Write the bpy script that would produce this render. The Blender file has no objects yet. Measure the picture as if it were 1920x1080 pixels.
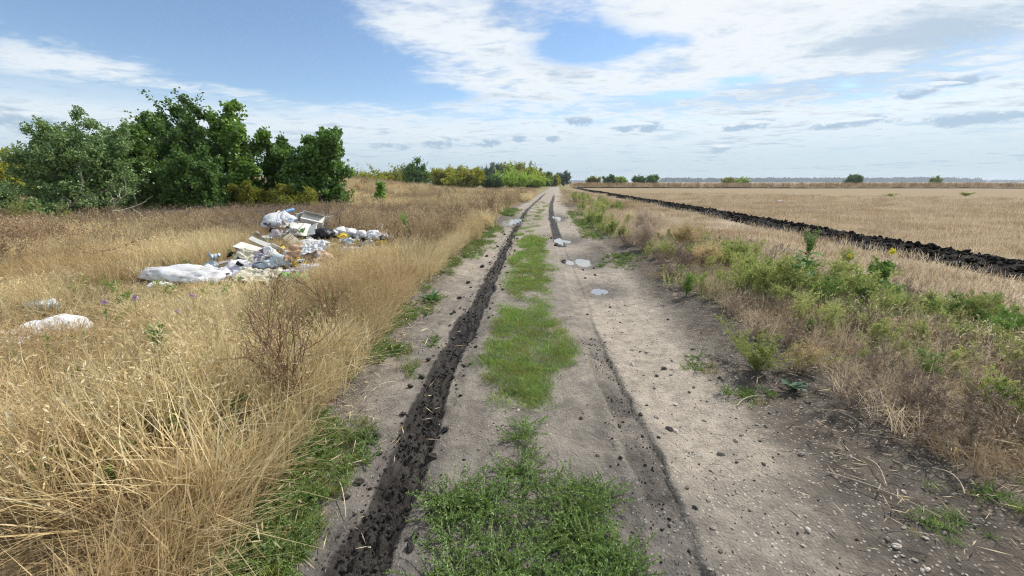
import bpy, bmesh, math, random
import numpy as np
from mathutils import Vector, Matrix, Euler

scene = bpy.context.scene
C = scene.collection
R = math.radians

# ---------------------------------------------------------------- camera
cam_d = bpy.data.cameras.new('camera')
cam = bpy.data.objects.new('camera', cam_d)
C.objects.link(cam)
cam_d.sensor_width = 36.0
cam_d.lens = 14.25
cam_d.clip_start = 0.05
cam_d.clip_end = 20000
cam.location = (0, 0, 1.6)
cam.rotation_euler = (R(90 - 14.673), 0, R(3.278))
scene.camera = cam

# ---------------------------------------------------------------- light
SUN_AZ, SUN_EL = 48.0, 46.0          # degrees right of the track direction, above the horizon
SKY_STRENGTH = 0.13
CLOUD_STRENGTH = 0.92
scene.view_settings.view_transform = 'Standard'
scene.view_settings.look = 'None'
scene.view_settings.gamma = 1.0
scene.view_settings.exposure = 0.16
scene.view_settings.use_curve_mapping = False
scene.cycles.max_bounces = 4
scene.cycles.use_adaptive_sampling = True
scene.cycles.adaptive_threshold = 0.03
scene.cycles.use_denoising = True
scene.cycles.denoising_prefilter = 'NONE'
scene.cycles.filter_width = 1.15
scene.cycles.sample_clamp_indirect = 4.0
scene.cycles.adaptive_min_samples = 16
scene.cycles.diffuse_bounces = 2
scene.cycles.transparent_max_bounces = 8
scene.cycles.volume_bounces = 0

sun_d = bpy.data.lights.new('sun', 'SUN')
sun_d.energy = 4.9
sun_d.angle = R(0.6)
sun_d.color = (1.0, 0.945, 0.86)
sun = bpy.data.objects.new('sun', sun_d)
C.objects.link(sun)
sd = Vector((math.sin(R(SUN_AZ)) * math.cos(R(SUN_EL)), math.cos(R(SUN_AZ)) * math.cos(R(SUN_EL)), math.sin(R(SUN_EL))))
sun.rotation_euler = sd.to_track_quat('Z', 'Y').to_euler()
sun.location = sd * 50


class NT:
    """small helper to write node trees as expressions"""
    def __init__(s, tree):
        s.t = tree
        s.n = tree.nodes
        s.l = tree.links

    def put(s, sock, v):
        if isinstance(v, bpy.types.NodeSocket):
            s.l.new(v, sock)
        elif v is not None:
            if isinstance(v, (tuple, list)) and hasattr(sock.default_value, '__len__'):
                k = len(sock.default_value)
                v = tuple(v) + (1.0,) * (k - len(v))
            sock.default_value = v

    def m(s, op, a, b=None, c=None, clamp=False):
        n = s.n.new('ShaderNodeMath')
        n.operation = op
        n.use_clamp = clamp
        for i, v in enumerate((a, b, c)):
            if v is not None:
                s.put(n.inputs[i], v)
        return n.outputs[0]

    def add(s, *a):
        r = a[0]
        for x in a[1:]:
            r = s.m('ADD', r, x)
        return r

    def mul(s, *a):
        r = a[0]
        for x in a[1:]:
            r = s.m('MULTIPLY', r, x)
        return r

    def step(s, v, lo, hi, a=0.0, b=1.0):
        n = s.n.new('ShaderNodeMapRange')
        n.interpolation_type = 'SMOOTHSTEP'
        s.put(n.inputs[0], v)
        s.put(n.inputs[1], lo)
        s.put(n.inputs[2], hi)
        s.put(n.inputs[3], a)
        s.put(n.inputs[4], b)
        return n.outputs[0]

    def mix(s, f, a, b, mode='MIX'):
        n = s.n.new('ShaderNodeMix')
        n.data_type = 'RGBA'
        n.blend_type = mode
        s.put(n.inputs[0], f)
        s.put(n.inputs[6], a)
        s.put(n.inputs[7], b)
        return n.outputs[2]

    def noise(s, vec, scale, detail=4.0, rough=0.55, dist=0.0, w=None):
        n = s.n.new('ShaderNodeTexNoise')
        s.put(n.inputs['Vector'], vec)
        n.inputs['Scale'].default_value = scale
        n.inputs['Detail'].default_value = detail
        n.inputs['Roughness'].default_value = rough
        n.inputs['Distortion'].default_value = dist
        return n.outputs[0]

    def vor(s, vec, scale, feature='F1', out=0, rnd=1.0):
        n = s.n.new('ShaderNodeTexVoronoi')
        n.feature = feature
        s.put(n.inputs['Vector'], vec)
        n.inputs['Scale'].default_value = scale
        n.inputs['Randomness'].default_value = rnd
        return n.outputs[out]

    def vec(s, x, y, z=0.0):
        n = s.n.new('ShaderNodeCombineXYZ')
        s.put(n.inputs[0], x)
        s.put(n.inputs[1], y)
        s.put(n.inputs[2], z)
        return n.outputs[0]

    def sep(s, v):
        n = s.n.new('ShaderNodeSeparateXYZ')
        s.put(n.inputs[0], v)
        return n.outputs

    def attr(s, name):
        n = s.n.new('ShaderNodeAttribute')
        n.attribute_name = name
        return n.outputs['Fac']

    def pos(s):
        return s.n.new('ShaderNodeNewGeometry').outputs['Position']

    def isl(s):
        return s.n.new('ShaderNodeNewGeometry').outputs['Random Per Island']

    def orand(s):
        return s.n.new('ShaderNodeObjectInfo').outputs['Random']

    def ocoord(s):
        return s.n.new('ShaderNodeTexCoord').outputs['Object']


# ---------------------------------------------------------------- sky with a broken cloud deck
world = bpy.data.worlds.new('World')
scene.world = world
world.use_nodes = True
wt = world.node_tree
wt.nodes.clear()
S = NT(wt)
wout = wt.nodes.new('ShaderNodeOutputWorld')
sky = wt.nodes.new('ShaderNodeTexSky')
sky.sky_type = 'NISHITA'
sky.sun_disc = False
sky.sun_elevation = R(SUN_EL)
sky.sun_rotation = R(SUN_AZ)
sky.air_density = 1.0
sky.dust_density = 0.1
sky.ozone_density = 2.8
D = wt.nodes.new('ShaderNodeTexCoord').outputs['Generated']
dx, dy, dz = S.sep(D)
DEG = 57.29578
el = S.mul(S.m('ARCSINE', dz), DEG)
az = S.mul(S.m('ARCTAN2', dx, dy), DEG)
zz = S.add(S.m('MAXIMUM', dz, 0.0), 0.055)
P = S.vec(S.m('DIVIDE', dx, zz), S.m('DIVIDE', dy, zz), 0.0)
AE = S.vec(az, el, 0.0)


def vm(op, a, b):
    n = wt.nodes.new('ShaderNodeVectorMath')
    n.operation = op
    S.put(n.inputs[0], a)
    S.put(n.inputs[1], b)
    return n.outputs['Value'] if op == 'DOT_PRODUCT' else n.outputs[0]


def q2(a, e, sa, se):
    d = vm('MULTIPLY', vm('SUBTRACT', AE, (a, e, 0.0)), (1.0 / sa, 1.0 / se, 0.0))
    return vm('DOT_PRODUCT', d, d), d


def blob(a, e, sa, se):
    return S.m('EXPONENT', S.mul(q2(a, e, sa, se)[0], -1.0))


nA = S.noise(P, 0.45, 2, 0.55, 0.0)
nB = S.noise(vm('MULTIPLY', P, (1.0, 1.35, 1.0)), 1.7, 6, 0.62, 0.35)
nF = S.noise(vm('MULTIPLY', P, (1.0, 1.5, 1.0)), 6.0, 3, 0.62, 0.4)
cover = S.add(S.mul(nA, 0.66), S.mul(nB, 0.84), S.mul(nF, 0.34), -0.42)
holes = [(-46, 13.2, 13.0, 3.0, 0.28), (5.5, 16.3, 5.0, 2.3, 0.66), (10.5, 15.6, 7.0, 1.2, 0.40),
         (-27, 11.9, 11.0, 2.0, 0.72), (-16, 10.6, 7.0, 0.9, 0.50), (-36, 17.0, 11.0, 3.6, 0.90), (-24, 15.2, 6.0, 1.5, 0.45),
         (-48, 7.7, 12.0, 1.0, 0.50), (24.5, 11.2, 4.5, 0.5, 0.34), (17.5, 10.2, 5.0, 0.5, 0.28),
         (-62, 13, 9.0, 5.0, 0.40)]
for (a, e, sa, se, k) in holes:
    cover = S.m('SUBTRACT', cover, S.mul(blob(a, e, sa, se), k))
for (a, e, sa, se, k) in ((-46, 10.8, 12, 2.0, 0.24), (32, 15, 24, 6, 0.34), (-12, 17.5, 9, 2.2, 0.22), (-5, 12.5, 9, 1.5, 0.16)):
    cover = S.add(cover, S.mul(blob(a, e, sa, se), k))
mask = S.step(cover, 0.25, 0.66)
low = S.step(el, 10.2, 6.0)
mask = S.m('MAXIMUM', mask, S.mul(low, S.step(cover, -.15, .5, .55, .92)))
mask = S.mul(mask, 0.97)
tex = S.add(S.mul(nA, .36), S.mul(nB, .52), S.mul(nF, .17))
grey = S.step(S.add(S.m('ABSOLUTE', S.m('SUBTRACT', tex, .53)), S.mul(blob(39, 13.3, 8, 1.5), 0.14), S.mul(blob(27, 9.2, 22, 1.6), 0.07)), 0.01, 0.16)
ccol = S.mix(S.mul(grey, 0.85), (0.86, 0.915, 0.96), (0.42, 0.555, 0.70))
ccol = S.mix(S.mul(blob(20, 21, 22, 7), 0.45), ccol, (0.95, 0.965, 0.97))
ccol = S.mix(S.mul(S.step(el, 8.5, -0.5), 0.92), ccol, (0.43, 0.575, 0.70))
# small flat cumulus far away
pts = [(41.5, 8.8, 2.8, 0.8), (39.2, 8.2, 2.2, .5), (26.4, 6.5, 2.0, 0.8), (24.8, 6.1, 2.4, .45), (33.0, 5.7, 3.2, 0.5), (36.4, 6.2, 2.4, 0.65),
       (13.6, 6.9, 2.6, 0.75), (11.6, 6.6, 2.2, .5), (5.2, 7.7, 2.2, 0.7), (-12.6, 5.2, 2.5, 0.85), (-14.4, 4.8, 1.6, .6), (-6.6, 5.1, 2.2, 0.7), (-2.4, 5.6, 1.2, 0.55),
       (-19.6, 4.5, 2.4, 0.55), (2.4, 5.6, 1.1, 0.5), (43.6, 5.6, 4.0, 0.75), (22.1, 3.85, 1.7, 0.42), (-52, 5.2, 4.0, 0.8), (75, 6.5, 6, .9), (-85, 6, 6, .9), (125, 6.5, 6, 1.), (-140, 6.5, 6, 1.)]
cn = S.noise(vm('MULTIPLY', AE, (0.50, 1.05, 1.0)), 1.0, 5, 0.6, 0.3)
cmin = None
top = None
for (a, e, sa, se) in pts:
    q_, d_ = q2(a, e, sa * 1.12, se * 1.15)
    cmin = q_ if cmin is None else S.m('MINIMUM', cmin, q_)
    g_ = S.sep(d_)[1]
    g_ = S.mul(S.m('LESS_THAN', q_, 2.2), g_)
    top = g_ if top is None else S.add(top, g_)
cmax = S.m('SUBTRACT', 1.0, cmin)
cj = S.m('SUBTRACT', cn, 0.5)
cm = S.mul(S.step(S.add(cmax, S.mul(cj, 4.6)), 0.05, 0.95), S.step(cmax, -1.3, -0.2))
cumc = S.mix(S.step(S.add(top, S.mul(cj, 2.2)), 0.15, 0.95), (0.40, 0.525, 0.665), (0.84, 0.895, 0.94))
ccol = S.mix(S.mul(cm, 0.95), ccol, cumc)
mask = S.m('MAXIMUM', mask, S.mul(cm, 0.9))
world.cycles.sampling_method = 'MANUAL'
world.cycles.sample_map_resolution = 512
bg1 = wt.nodes.new('ShaderNodeBackground')
wt.links.new(sky.outputs[0], bg1.inputs[0])
bg1.inputs[1].default_value = SKY_STRENGTH
bg2 = wt.nodes.new('ShaderNodeBackground')
wt.links.new(ccol, bg2.inputs[0])
bg2.inputs[1].default_value = CLOUD_STRENGTH
wm = wt.nodes.new('ShaderNodeMixShader')
wt.links.new(mask, wm.inputs[0])
wt.links.new(bg1.outputs[0], wm.inputs[1])
wt.links.new(bg2.outputs[0], wm.inputs[2])
wt.links.new(wm.outputs[0], wout.inputs[0])


# ================================================================ numeric helpers
def hsh(ix, iy, seed):
    n = (ix.astype(np.int64) * 374761393 + iy.astype(np.int64) * 668265263 + seed * 1274126177) & 0xFFFFFFFF
    n = ((n ^ (n >> 13)) * 1274126177) & 0xFFFFFFFF
    n = n ^ (n >> 16)
    return (n & 0xFFFF) / 65535.0


def vnoise(x, y, seed=0):
    x = np.asarray(x, float)
    y = np.asarray(y, float)
    ix = np.floor(x)
    iy = np.floor(y)
    fx = x - ix
    fy = y - iy
    fx = fx * fx * fx * (fx * (fx * 6 - 15) + 10)
    fy = fy * fy * fy * (fy * (fy * 6 - 15) + 10)
    a = hsh(ix, iy, seed)
    b = hsh(ix + 1, iy, seed)
    c = hsh(ix, iy + 1, seed)
    d = hsh(ix + 1, iy + 1, seed)
    return (a * (1 - fx) + b * fx) * (1 - fy) + (c * (1 - fx) + d * fx) * fy


def fbm(x, y, seed=0, oct=4, gain=0.5):
    s = 0.0
    a = 1.0
    t = 0.0
    for i in range(oct):
        s = s + a * vnoise(np.asarray(x) * 2 ** i + 17.3 * i, np.asarray(y) * 2 ** i - 9.1 * i, seed + i)
        t += a
        a *= gain
    return s / t


def sst(v, lo, hi):
    t = np.clip((np.asarray(v, float) - lo) / (hi - lo), 0, 1)
    return t * t * (3 - 2 * t)


def gauss(x, y, cx, cy, sx, sy):
    return np.exp(-(((x - cx) / sx) ** 2 + ((y - cy) / sy) ** 2))


# ---------------------------------------------------------------- layout of the place (metres, +Y along the track)
LR_Y = [0, 1.4, 1.9, 2.7, 4.2, 5.9, 9.6, 14.2, 23.6, 33, 54, 90, 130, 160]
LR_X = [-.78, -.78, -.77, -.78, -.79, -.80, -.76, -.74, -.58, -.10, 1.0, 2.9, 5.0, 6.6]
RR_Y = [0, 1.4, 2.6, 3.5, 4.3, 5.6, 7.8, 10.1, 14.2, 21.7, 33, 54, 90, 130, 160]
RR_X = [.69, .68, .70, .68, .65, .63, .68, .69, .68, .80, 1.25, 2.35, 4.3, 6.4, 8.0]
PUDDLES = [(-1.22, 18.4, 0.62, 2.6, .10), (0.92, 12.35, .44, .95, .085), (1.10, 8.95, .44, .85, .080), (1.04, 6.35, .36, .40, .045), (1.10, 20.2, .28, 2.2, .08)]


def lrx(y):
    return np.interp(y, LR_Y, LR_X)


def rrx(y):
    return np.interp(y, RR_Y, RR_X)


def xc(y):
    return 0.5 * (lrx(y) + rrx(y)) + 0.05


def edgeL(y):
    return xc(y) + np.interp(y, [0, 2, 4, 7, 13, 24, 45, 90], [-1.18, -1.36, -1.6, -1.68, -1.72, -1.7, -1.55, -1.5]) + 0.16 * (fbm(y * 0.9, 3.0, 5) - .5)


def edgeR(y):
    return xc(y) + np.interp(y, [0, 2, 4, 8, 13, 24, 45, 90], [1.72, 1.80, 1.86, 1.95, 1.76, 1.75, 1.6, 1.5]) + 0.2 * (fbm(y * 0.8, 8.0, 6) - .5)


def ruts(x, y):
    """wetness/depth weights of the two wheel ruts"""
    wig = 0.13 * (fbm(y * .9, x * 0 + 1, 21, 4) - .5) + .05 * (fbm(x * 9, y * 9, 22, 3) - .5)
    dl = np.abs(x - lrx(y) + wig)
    hwL = 0.124 + .085 * (fbm(y * 1.1, x * 0, 31, 3) - .5) - .03 * sst(y, 3, 9) + .02 * (1 - sst(y, 1.6, 2.6))
    L = 1 - sst(dl, hwL * .72, hwL * 1.22)
    L = L * (1 - sst(y, 45, 70)) * np.where((y > 17.2) & (y < 20.3), .85, 1.0)
    dr = np.abs(x - rrx(y) + wig)
    Rr = (1 - sst(dr + .05 * (fbm(x * 10, y * 6, 44, 3) - .5), .080, .118))
    R2 = (1 - sst(np.abs(x - rrx(y) + .20 + wig) + .05 * (fbm(x * 9, y * 6, 45, 3) - .5), .018, .045)) * (1 - sst(y, 2.1, 2.9)) * sst(fbm(y * 2.1, x * 0 + 7, 46, 3), .40, .55)
    far = 1 - sst(np.abs(x - rrx(y) + wig * .8), .10, .18)
    near_on = (1 - sst(y, 3.4, 5.4))
    far_on = sst(y, 10.6, 11.6) * (1 - sst(y, 42, 64))
    spot = np.exp(-((y - 8.9) / .28) ** 2) + np.exp(-((y - 11.4) / .35) ** 2)
    Rm = np.clip(Rr * near_on * (0.45 + .9 * sst(fbm(y * 2.4, x * 3, 41, 3), .38, .62)) * .42 + R2 * .45 + far * np.clip(far_on + spot, 0, 1), 0, 1)
    Rd = np.clip(Rr * (.35 + .5 * near_on) + .4 * R2 + far * np.clip(far_on + spot, 0, 1), 0, 1)
    return L, Rm, Rd


def H0(x, y):
    """land without the fine relief"""
    x = np.asarray(x, float)
    y = np.asarray(y, float)
    r = np.hypot(x, y)
    s = x - xc(y)
    out = 0.10 * (fbm(x * .16, y * .16, 1, 3) - .5) * sst(np.abs(s), 1.6, 5)
    # mound left of the trees' end, gentle swell to the left
    out = out + 1.5 * gauss(x, y, -24, 44, 11, 13) + 0.9 * gauss(x, y, -38, 60, 20, 20)
    out = out + .50 * gauss(x, y, -5.7, 9.05, 1.1, .95) + .24 * gauss(x, y, -4.55, 6.9, 1.3, .8) + .14 * gauss(x, y, -4.1, 9.7, 1.1, .8)
    out = out - 0.06 * (1 - sst(np.abs(s), 1.4, 2.6))
    out = out + 0.10 * gauss(s, 0, -2.2, 0, .6, 1) + .07 * gauss(s, 0, 2.9, 0, .7, 1)
    # far: very slight rises so the field is not dead flat
    out = out + 0.35 * (fbm(x * .012 + 4, y * .012, 77, 2) - .5) * sst(r, 40, 160) * (1 - sst(r, 500, 1500))
    return out


def H(x, y):
    x = np.asarray(x, float)
    y = np.asarray(y, float)
    s = x - xc(y)
    L, Rm, Rd = ruts(x, y)
    z = H0(x, y)
    fine = 1 - sst(np.hypot(x, y), 18, 40)
    rough = (1 - sst(np.abs(s), .2, 2.6)) * .4 + .6
    z = z + fine * (.024 * (fbm(x * 5, y * 5, 51, 5, .6) - .5) + .010 * (1 - sst(np.hypot(x, y), 4, 9)) * (fbm(x * 16, y * 13, 53, 3, .6) - .5) + .03 * rough * (fbm(x * 1.7, y * 1.7, 52, 3) - .5))
    lump = np.abs(fbm(x * 14, y * 14, 61, 4, .6) - .5) * 2
    lump2 = vnoise(x * 34, y * 34, 63)
    crm = vnoise(x * 55, y * 48, 65)
    z = z - .026 * L + fine * L * (.075 * (lump - .25) + .030 * (lump2 - .5) + .014 * (crm - .5))
    # pressed-up rims along the left rut
    dl = np.abs(x - lrx(y))
    z = z + .010 * np.exp(-((dl - .24) / .07) ** 2) * (.3 + fbm(x * 6, y * 4, 66, 2)) * (1 - sst(y, 40, 60))
    z = z - .045 * Rd + fine * Rm * .03 * (lump - .2)
    # tyre groove of the right lane (broad and shallow)
    z = z - .02 * np.exp(-((s - 1.05) / .28) ** 2)
    for (px, py, sx, sy, dp) in PUDDLES:
        z = z - dp * np.exp(-((((x - px) / sx) ** 2 + ((y - py) / sy) ** 2)) ** 1.3)
    # the bank under the dry grass on the right
    z = z + .03 * fine * sst(s, 1.7, 2.3) * (fbm(x * 7, y * 7, 71, 3) - .3)
    return z


# ================================================================ mesh helpers
def mesh_np(name, V, F, smooth=False, attrs=None):
    """V (n,3); F list of integer arrays, each (m,k)"""
    me = bpy.data.meshes.new(name)
    V = np.asarray(V, np.float32)
    me.vertices.add(len(V))
    me.vertices.foreach_set('co', V.ravel())
    F = [np.asarray(f, np.int32) for f in F if len(f)]
    nl = sum(f.size for f in F)
    nf = sum(len(f) for f in F)
    me.loops.add(nl)
    me.polygons.add(nf)
    me.loops.foreach_set('vertex_index', np.concatenate([f.ravel() for f in F]))
    tot = np.concatenate([np.full(len(f), f.shape[1], np.int32) for f in F])
    st = np.concatenate([[0], np.cumsum(tot)[:-1]]).astype(np.int32)
    me.polygons.foreach_set('loop_start', st)
    me.polygons.foreach_set('use_smooth', np.full(nf, bool(smooth)))
    if attrs:
        for k, a in attrs.items():
            at = me.attributes.new(k, 'FLOAT', 'POINT')
            at.data.foreach_set('value', np.asarray(a, np.float32))
    me.update(calc_edges=True)
    me.validate()
    return me


class MB:
    def __init__(s):
        s.V = []
        s.F = {3: [], 4: []}
        s.n = 0

    def add(s, V, F):
        V = np.asarray(V, float).reshape(-1, 3)
        F = np.asarray(F, int)
        if len(F):
            s.F[F.shape[1]].append(F + s.n)
        s.V.append(V)
        s.n += len(V)

    def tube(s, pts, rad, k=5):
        pts = np.asarray(pts, float)
        n = len(pts)
        d = np.gradient(pts, axis=0)
        d /= np.linalg.norm(d, axis=1)[:, None] + 1e-9
        up = np.where(np.abs(d[:, 2:3]) > .9, np.array([[1., 0, 0]]), np.array([[0, 0, 1.]]))
        a = np.cross(d, up)
        a /= np.linalg.norm(a, axis=1)[:, None] + 1e-9
        b = np.cross(d, a)
        ang = np.arange(k) / k * 2 * math.pi
        rad = np.broadcast_to(np.asarray(rad, float), (n,))
        V = pts[:, None, :] + rad[:, None, None] * (np.cos(ang)[None, :, None] * a[:, None, :] + np.sin(ang)[None, :, None] * b[:, None, :])
        i = np.arange(n - 1)[:, None] * k
        j = np.arange(k)[None, :]
        j2 = (j + 1) % k
        F = np.stack([i + j, i + j2, i + k + j2, i + k + j], -1).reshape(-1, 4)
        s.add(V.reshape(-1, 3), F)

    def leaves(s, p, a, b, L, w, fold=0.0, nrm=None):
        """diamond leaves: p base (n,3), a unit length direction, b unit width direction"""
        L = np.broadcast_to(L, (len(p),))[:, None]
        w = np.broadcast_to(w, (len(p),))[:, None]
        c = np.cross(a, b)
        V = np.stack([p, p + a * L * .42 + b * w + c * L * fold, p + a * L, p + a * L * .42 - b * w + c * L * fold], 1)
        s.add(V.reshape(-1, 3), np.arange(len(p) * 4).reshape(-1, 4))

    def box(s, cx, cy, cz, sx, sy, sz, M=None):
        v = np.array([[x, y, z] for x in (-.5, .5) for y in (-.5, .5) for z in (-.5, .5)]) * [sx, sy, sz] + [cx, cy, cz]
        if M is not None:
            v = v @ np.asarray(M)[:3, :3].T + np.asarray(M)[:3, 3]
        s.add(v, [[0, 1, 3, 2], [4, 6, 7, 5], [0, 4, 5, 1], [2, 3, 7, 6], [0, 2, 6, 4], [1, 5, 7, 3]])

    def mesh(s, name, smooth=False):
        V = np.concatenate(s.V) if s.V else np.zeros((0, 3))
        return mesh_np(name, V, [np.concatenate(f) for f in s.F.values() if f], smooth)


def rdir(rng, n):
    v = rng.normal(size=(n, 3))
    return v / (np.linalg.norm(v, axis=1)[:, None] + 1e-9)


def perp(rng, a):
    b = np.cross(a, rdir(rng, len(a)))
    return b / (np.linalg.norm(b, axis=1)[:, None] + 1e-9)


def link(name, me, mat=None, parent=None, loc=None, rz=None, label=None, cat=None, group=None, kind=None, rot=None, scale=None):
    o = bpy.data.objects.new(name, me)
    C.objects.link(o)
    if mat is not None and me is not None and len(me.materials) == 0:
        me.materials.append(mat)
    if parent is not None:
        o.parent = parent
    if loc is not None:
        o.location = loc
    if rot is not None:
        o.rotation_euler = rot
    elif rz is not None:
        o.rotation_euler = (0, 0, rz)
    if scale is not None:
        o.scale = (scale,) * 3 if not hasattr(scale, '__len__') else scale
    for k, v in (('label', label), ('category', cat), ('group', group), ('kind', kind)):
        if v:
            o[k] = v
    return o


# ================================================================ materials
def new_mat(name):
    m = bpy.data.materials.new(name)
    m.use_nodes = True
    m.node_tree.nodes.clear()
    n = NT(m.node_tree)
    out = m.node_tree.nodes.new('ShaderNodeOutputMaterial')
    return m, n, out


def principled(n, out, col, rough=.8, spec=.3, bump=None, bstr=.5, bdist=.02, **kw):
    b = n.n.new('ShaderNodeBsdfPrincipled')
    n.put(b.inputs['Base Color'], col)
    n.put(b.inputs['Roughness'], rough)
    b.inputs['Specular IOR Level'].default_value = spec
    for k, v in kw.items():
        n.put(b.inputs[k.replace('_', ' ')], v)
    if bump is not None:
        bn = n.n.new('ShaderNodeBump')
        bn.inputs['Strength'].default_value = bstr
        bn.inputs['Distance'].default_value = bdist
        n.put(bn.inputs['Height'], bump)
        n.l.new(bn.outputs[0], b.inputs['Normal'])
    n.l.new(b.outputs[0], out.inputs[0])
    return b


def plant_mat(name, cols, trans=.35, gloss=0.0, patch=None, pscale=.5, rough=.5):
    """cols: list of colours picked per blade/leaf and per plant; patch: colour mixed in by place"""
    m, n, out = new_mat(name)
    r = n.m('FRACT', n.add(n.isl(), n.mul(n.orand(), .73)))
    ramp = n.n.new('ShaderNodeValToRGB')
    el_ = ramp.color_ramp.elements
    while len(el_) < len(cols):
        el_.new(0.5)
    for i, c in enumerate(cols):
        el_[i].position = i / max(1, len(cols) - 1)
        el_[i].color = tuple(c) + (1,)
    n.l.new(r, ramp.inputs[0])
    col = ramp.outputs[0]
    if patch is not None:
        pn = n.step(n.noise(n.pos(), pscale, 3, .6), .46, .64)
        col = n.mix(n.mul(pn, .75), col, patch)
    v = n.add(.78, n.mul(n.orand(), .44))
    col = n.mix(1.0, col, n.vec(v, v, v), 'MULTIPLY')
    d = n.n.new('ShaderNodeBsdfDiffuse')
    n.put(d.inputs[0], col)
    t = n.n.new('ShaderNodeBsdfTranslucent')
    n.put(t.inputs[0], col)
    mx = n.n.new('ShaderNodeMixShader')
    mx.inputs[0].default_value = trans
    n.l.new(d.outputs[0], mx.inputs[1])
    n.l.new(t.outputs[0], mx.inputs[2])
    res = mx.outputs[0]
    if gloss > 0:
        g = n.n.new('ShaderNodeBsdfGlossy')
        g.inputs['Roughness'].default_value = rough
        g.inputs['Color'].default_value = (.9, .95, 1, 1)
        m2 = n.n.new('ShaderNodeMixShader')
        m2.inputs[0].default_value = gloss
        n.l.new(res, m2.inputs[1])
        n.l.new(g.outputs[0], m2.inputs[2])
        res = m2.outputs[0]
    n.l.new(res, out.inputs[0])
    return m


def bark_mat(name, c1, c2, scale=30):
    m, n, out = new_mat(name)
    nz = n.noise(n.ocoord(), scale, 5, .65)
    principled(n, out, n.mix(n.step(nz, .35, .65), c1, c2), .9, .15, nz, .5, .02)
    return m


def ground_mat():
    m, n, out = new_mat('earth')
    p = n.pos()
    px, py, pz = n.sep(p)
    n1 = n.noise(p, 1.3, 5, .6)
    n2 = n.noise(p, 9, 6, .65)
    n3 = n.noise(p, 60, 4, .7)
    v1 = n.vor(p, 55, 'F1', 0)
    vc = n.sep(n.vor(p, 55, 'F1', 1))[0]
    dirt = n.mix(n.step(n.add(n.mul(n1, .5), n.mul(n2, .5)), .40, .60), (.098, .088, .078), (.165, .149, .130))
    pale = n.mix(n.step(n2, .35, .68), (.27, .234, .190), (.36, .312, .252))
    col = n.mix(n.m('MULTIPLY', n.attr('pale'), n.add(.45, n.mul(n2, 1.0)), clamp=True), dirt, pale)
    soil = n.mix(n.step(n2, .3, .7), (.048, .041, .033), (.115, .095, .075))
    col = n.mix(n.attr('soil'), col, soil)
    # fine grit: pale and dark specks
    grit = n.mul(n.step(v1, .42, .22), n.step(vc, .70, .86), n.attr('grit'))
    col = n.mix(n.mul(grit, .75), col, (.46, .42, .36))
    gritd = n.mul(n.step(v1, .45, .2), n.step(vc, .22, .08), n.attr('grit'))
    col = n.mix(n.mul(gritd, .55), col, (.07, .06, .052))
    thatch = n.mix(n.step(n2, .3, .7), (.135, .095, .05), (.26, .195, .11))
    col = n.mix(n.attr('thatch'), col, thatch)
    # stubble field: rows, bands of paler straw
    rows = n.noise(n.vec(n.mul(px, 6.0), n.mul(py, .6), 0), 1.0, 4, .6)
    big = n.noise(n.vec(n.mul(px, .020), n.mul(py, .05), 0), 1.0, 4, .55)
    big2 = n.noise(n.vec(n.mul(px, .09), n.mul(py, .30), 5), 1.0, 5, .6)
    fld = n.mix(n.step(n.add(n.mul(rows, .5), n.mul(n2, .5)), .36, .64), (.19, .137, .072), (.28, .212, .118))
    fld = n.mix(n.mul(n.step(big, .42, .66), .55), fld, (.225, .165, .095))
    fld = n.mix(n.mul(n.step(big2, .62, .78), .5), fld, (.33, .275, .195))
    fld = n.mix(n.mul(n.step(big2, .40, .28), .45), fld, (.155, .122, .080))
    col = n.mix(n.attr('field'), col, fld)
    litter = n.mix(n.step(n.noise(p, 22, 4, .7), .40, .60), (.22, .175, .13), (.52, .455, .375))
    col = n.mix(n.attr('litter'), col, litter)
    mead = n.mix(n.step(n.noise(p, .09, 5, .6), .4, .62), (.23, .165, .085), (.17, .165, .07))
    col = n.mix(n.attr('meadow'), col, mead)
    wet = n.mix(n.step(n2, .35, .7), (.0125, .0105, .0095), (.032, .027, .024))
    wetf = n.attr('wet')
    col = n.mix(wetf, col, wet)
    h = n.add(n.mul(n2, .6), n.mul(n3, .35), n.mul(v1, -.25))
    rough = n.add(.93, n.mul(wetf, -.25))
    crk = n.vor(n.vec(n.add(px, n.mul(n2, .12)), n.add(py, n.mul(n1, .12)), 0.0), 7, 'DISTANCE_TO_EDGE', 0)
    h = n.add(h, n.mul(n.step(crk, 0.0, .05), .12), n.mul(n.noise(p, 24, 4, .7), .45))
    principled(n, out, col, rough, .18, h, .85, .022)
    return m


EARTH = ground_mat()


def soil_mat(name, c1, c2, rough=.85, sc=12, spec=.25):
    m, n, out = new_mat(name)
    p = n.pos()
    a = n.noise(p, sc, 6, .68)
    b = n.noise(p, sc * 6, 4, .7)
    principled(n, out, n.mix(n.step(a, .32, .68), c1, c2), rough, spec, n.add(n.mul(a, .7), n.mul(b, .4)), .8, .02)
    return m


MUD = soil_mat('dark_mud', (.017, .0145, .013), (.042, .036, .031), .72, 14, .3)
CHERNOZEM = soil_mat('black_soil', (.0065, .0056, .0052), (.021, .0175, .0150), .92, 7, .10)


def stone_mat(name, c1, c2):
    m, n, out = new_mat(name)
    p = n.ocoord()
    a = n.noise(p, 3.0, 5, .65)
    col = n.mix(n.step(a, .3, .7), c1, c2)
    v = n.add(.68, n.mul(n.orand(), .6))
    col = n.mix(1.0, col, n.vec(v, v, v), 'MULTIPLY')
    principled(n, out, col, .85, .25, n.noise(p, 9, 4, .7), .4, .05)
    return m


ST_PALE = stone_mat('pale_stone', (.33, .29, .24), (.55, .50, .43))
ST_GREY = stone_mat('grey_stone', (.16, .14, .12), (.28, .25, .22))
ST_DARK = stone_mat('dark_stone', (.035, .031, .028), (.085, .075, .066))

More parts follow.
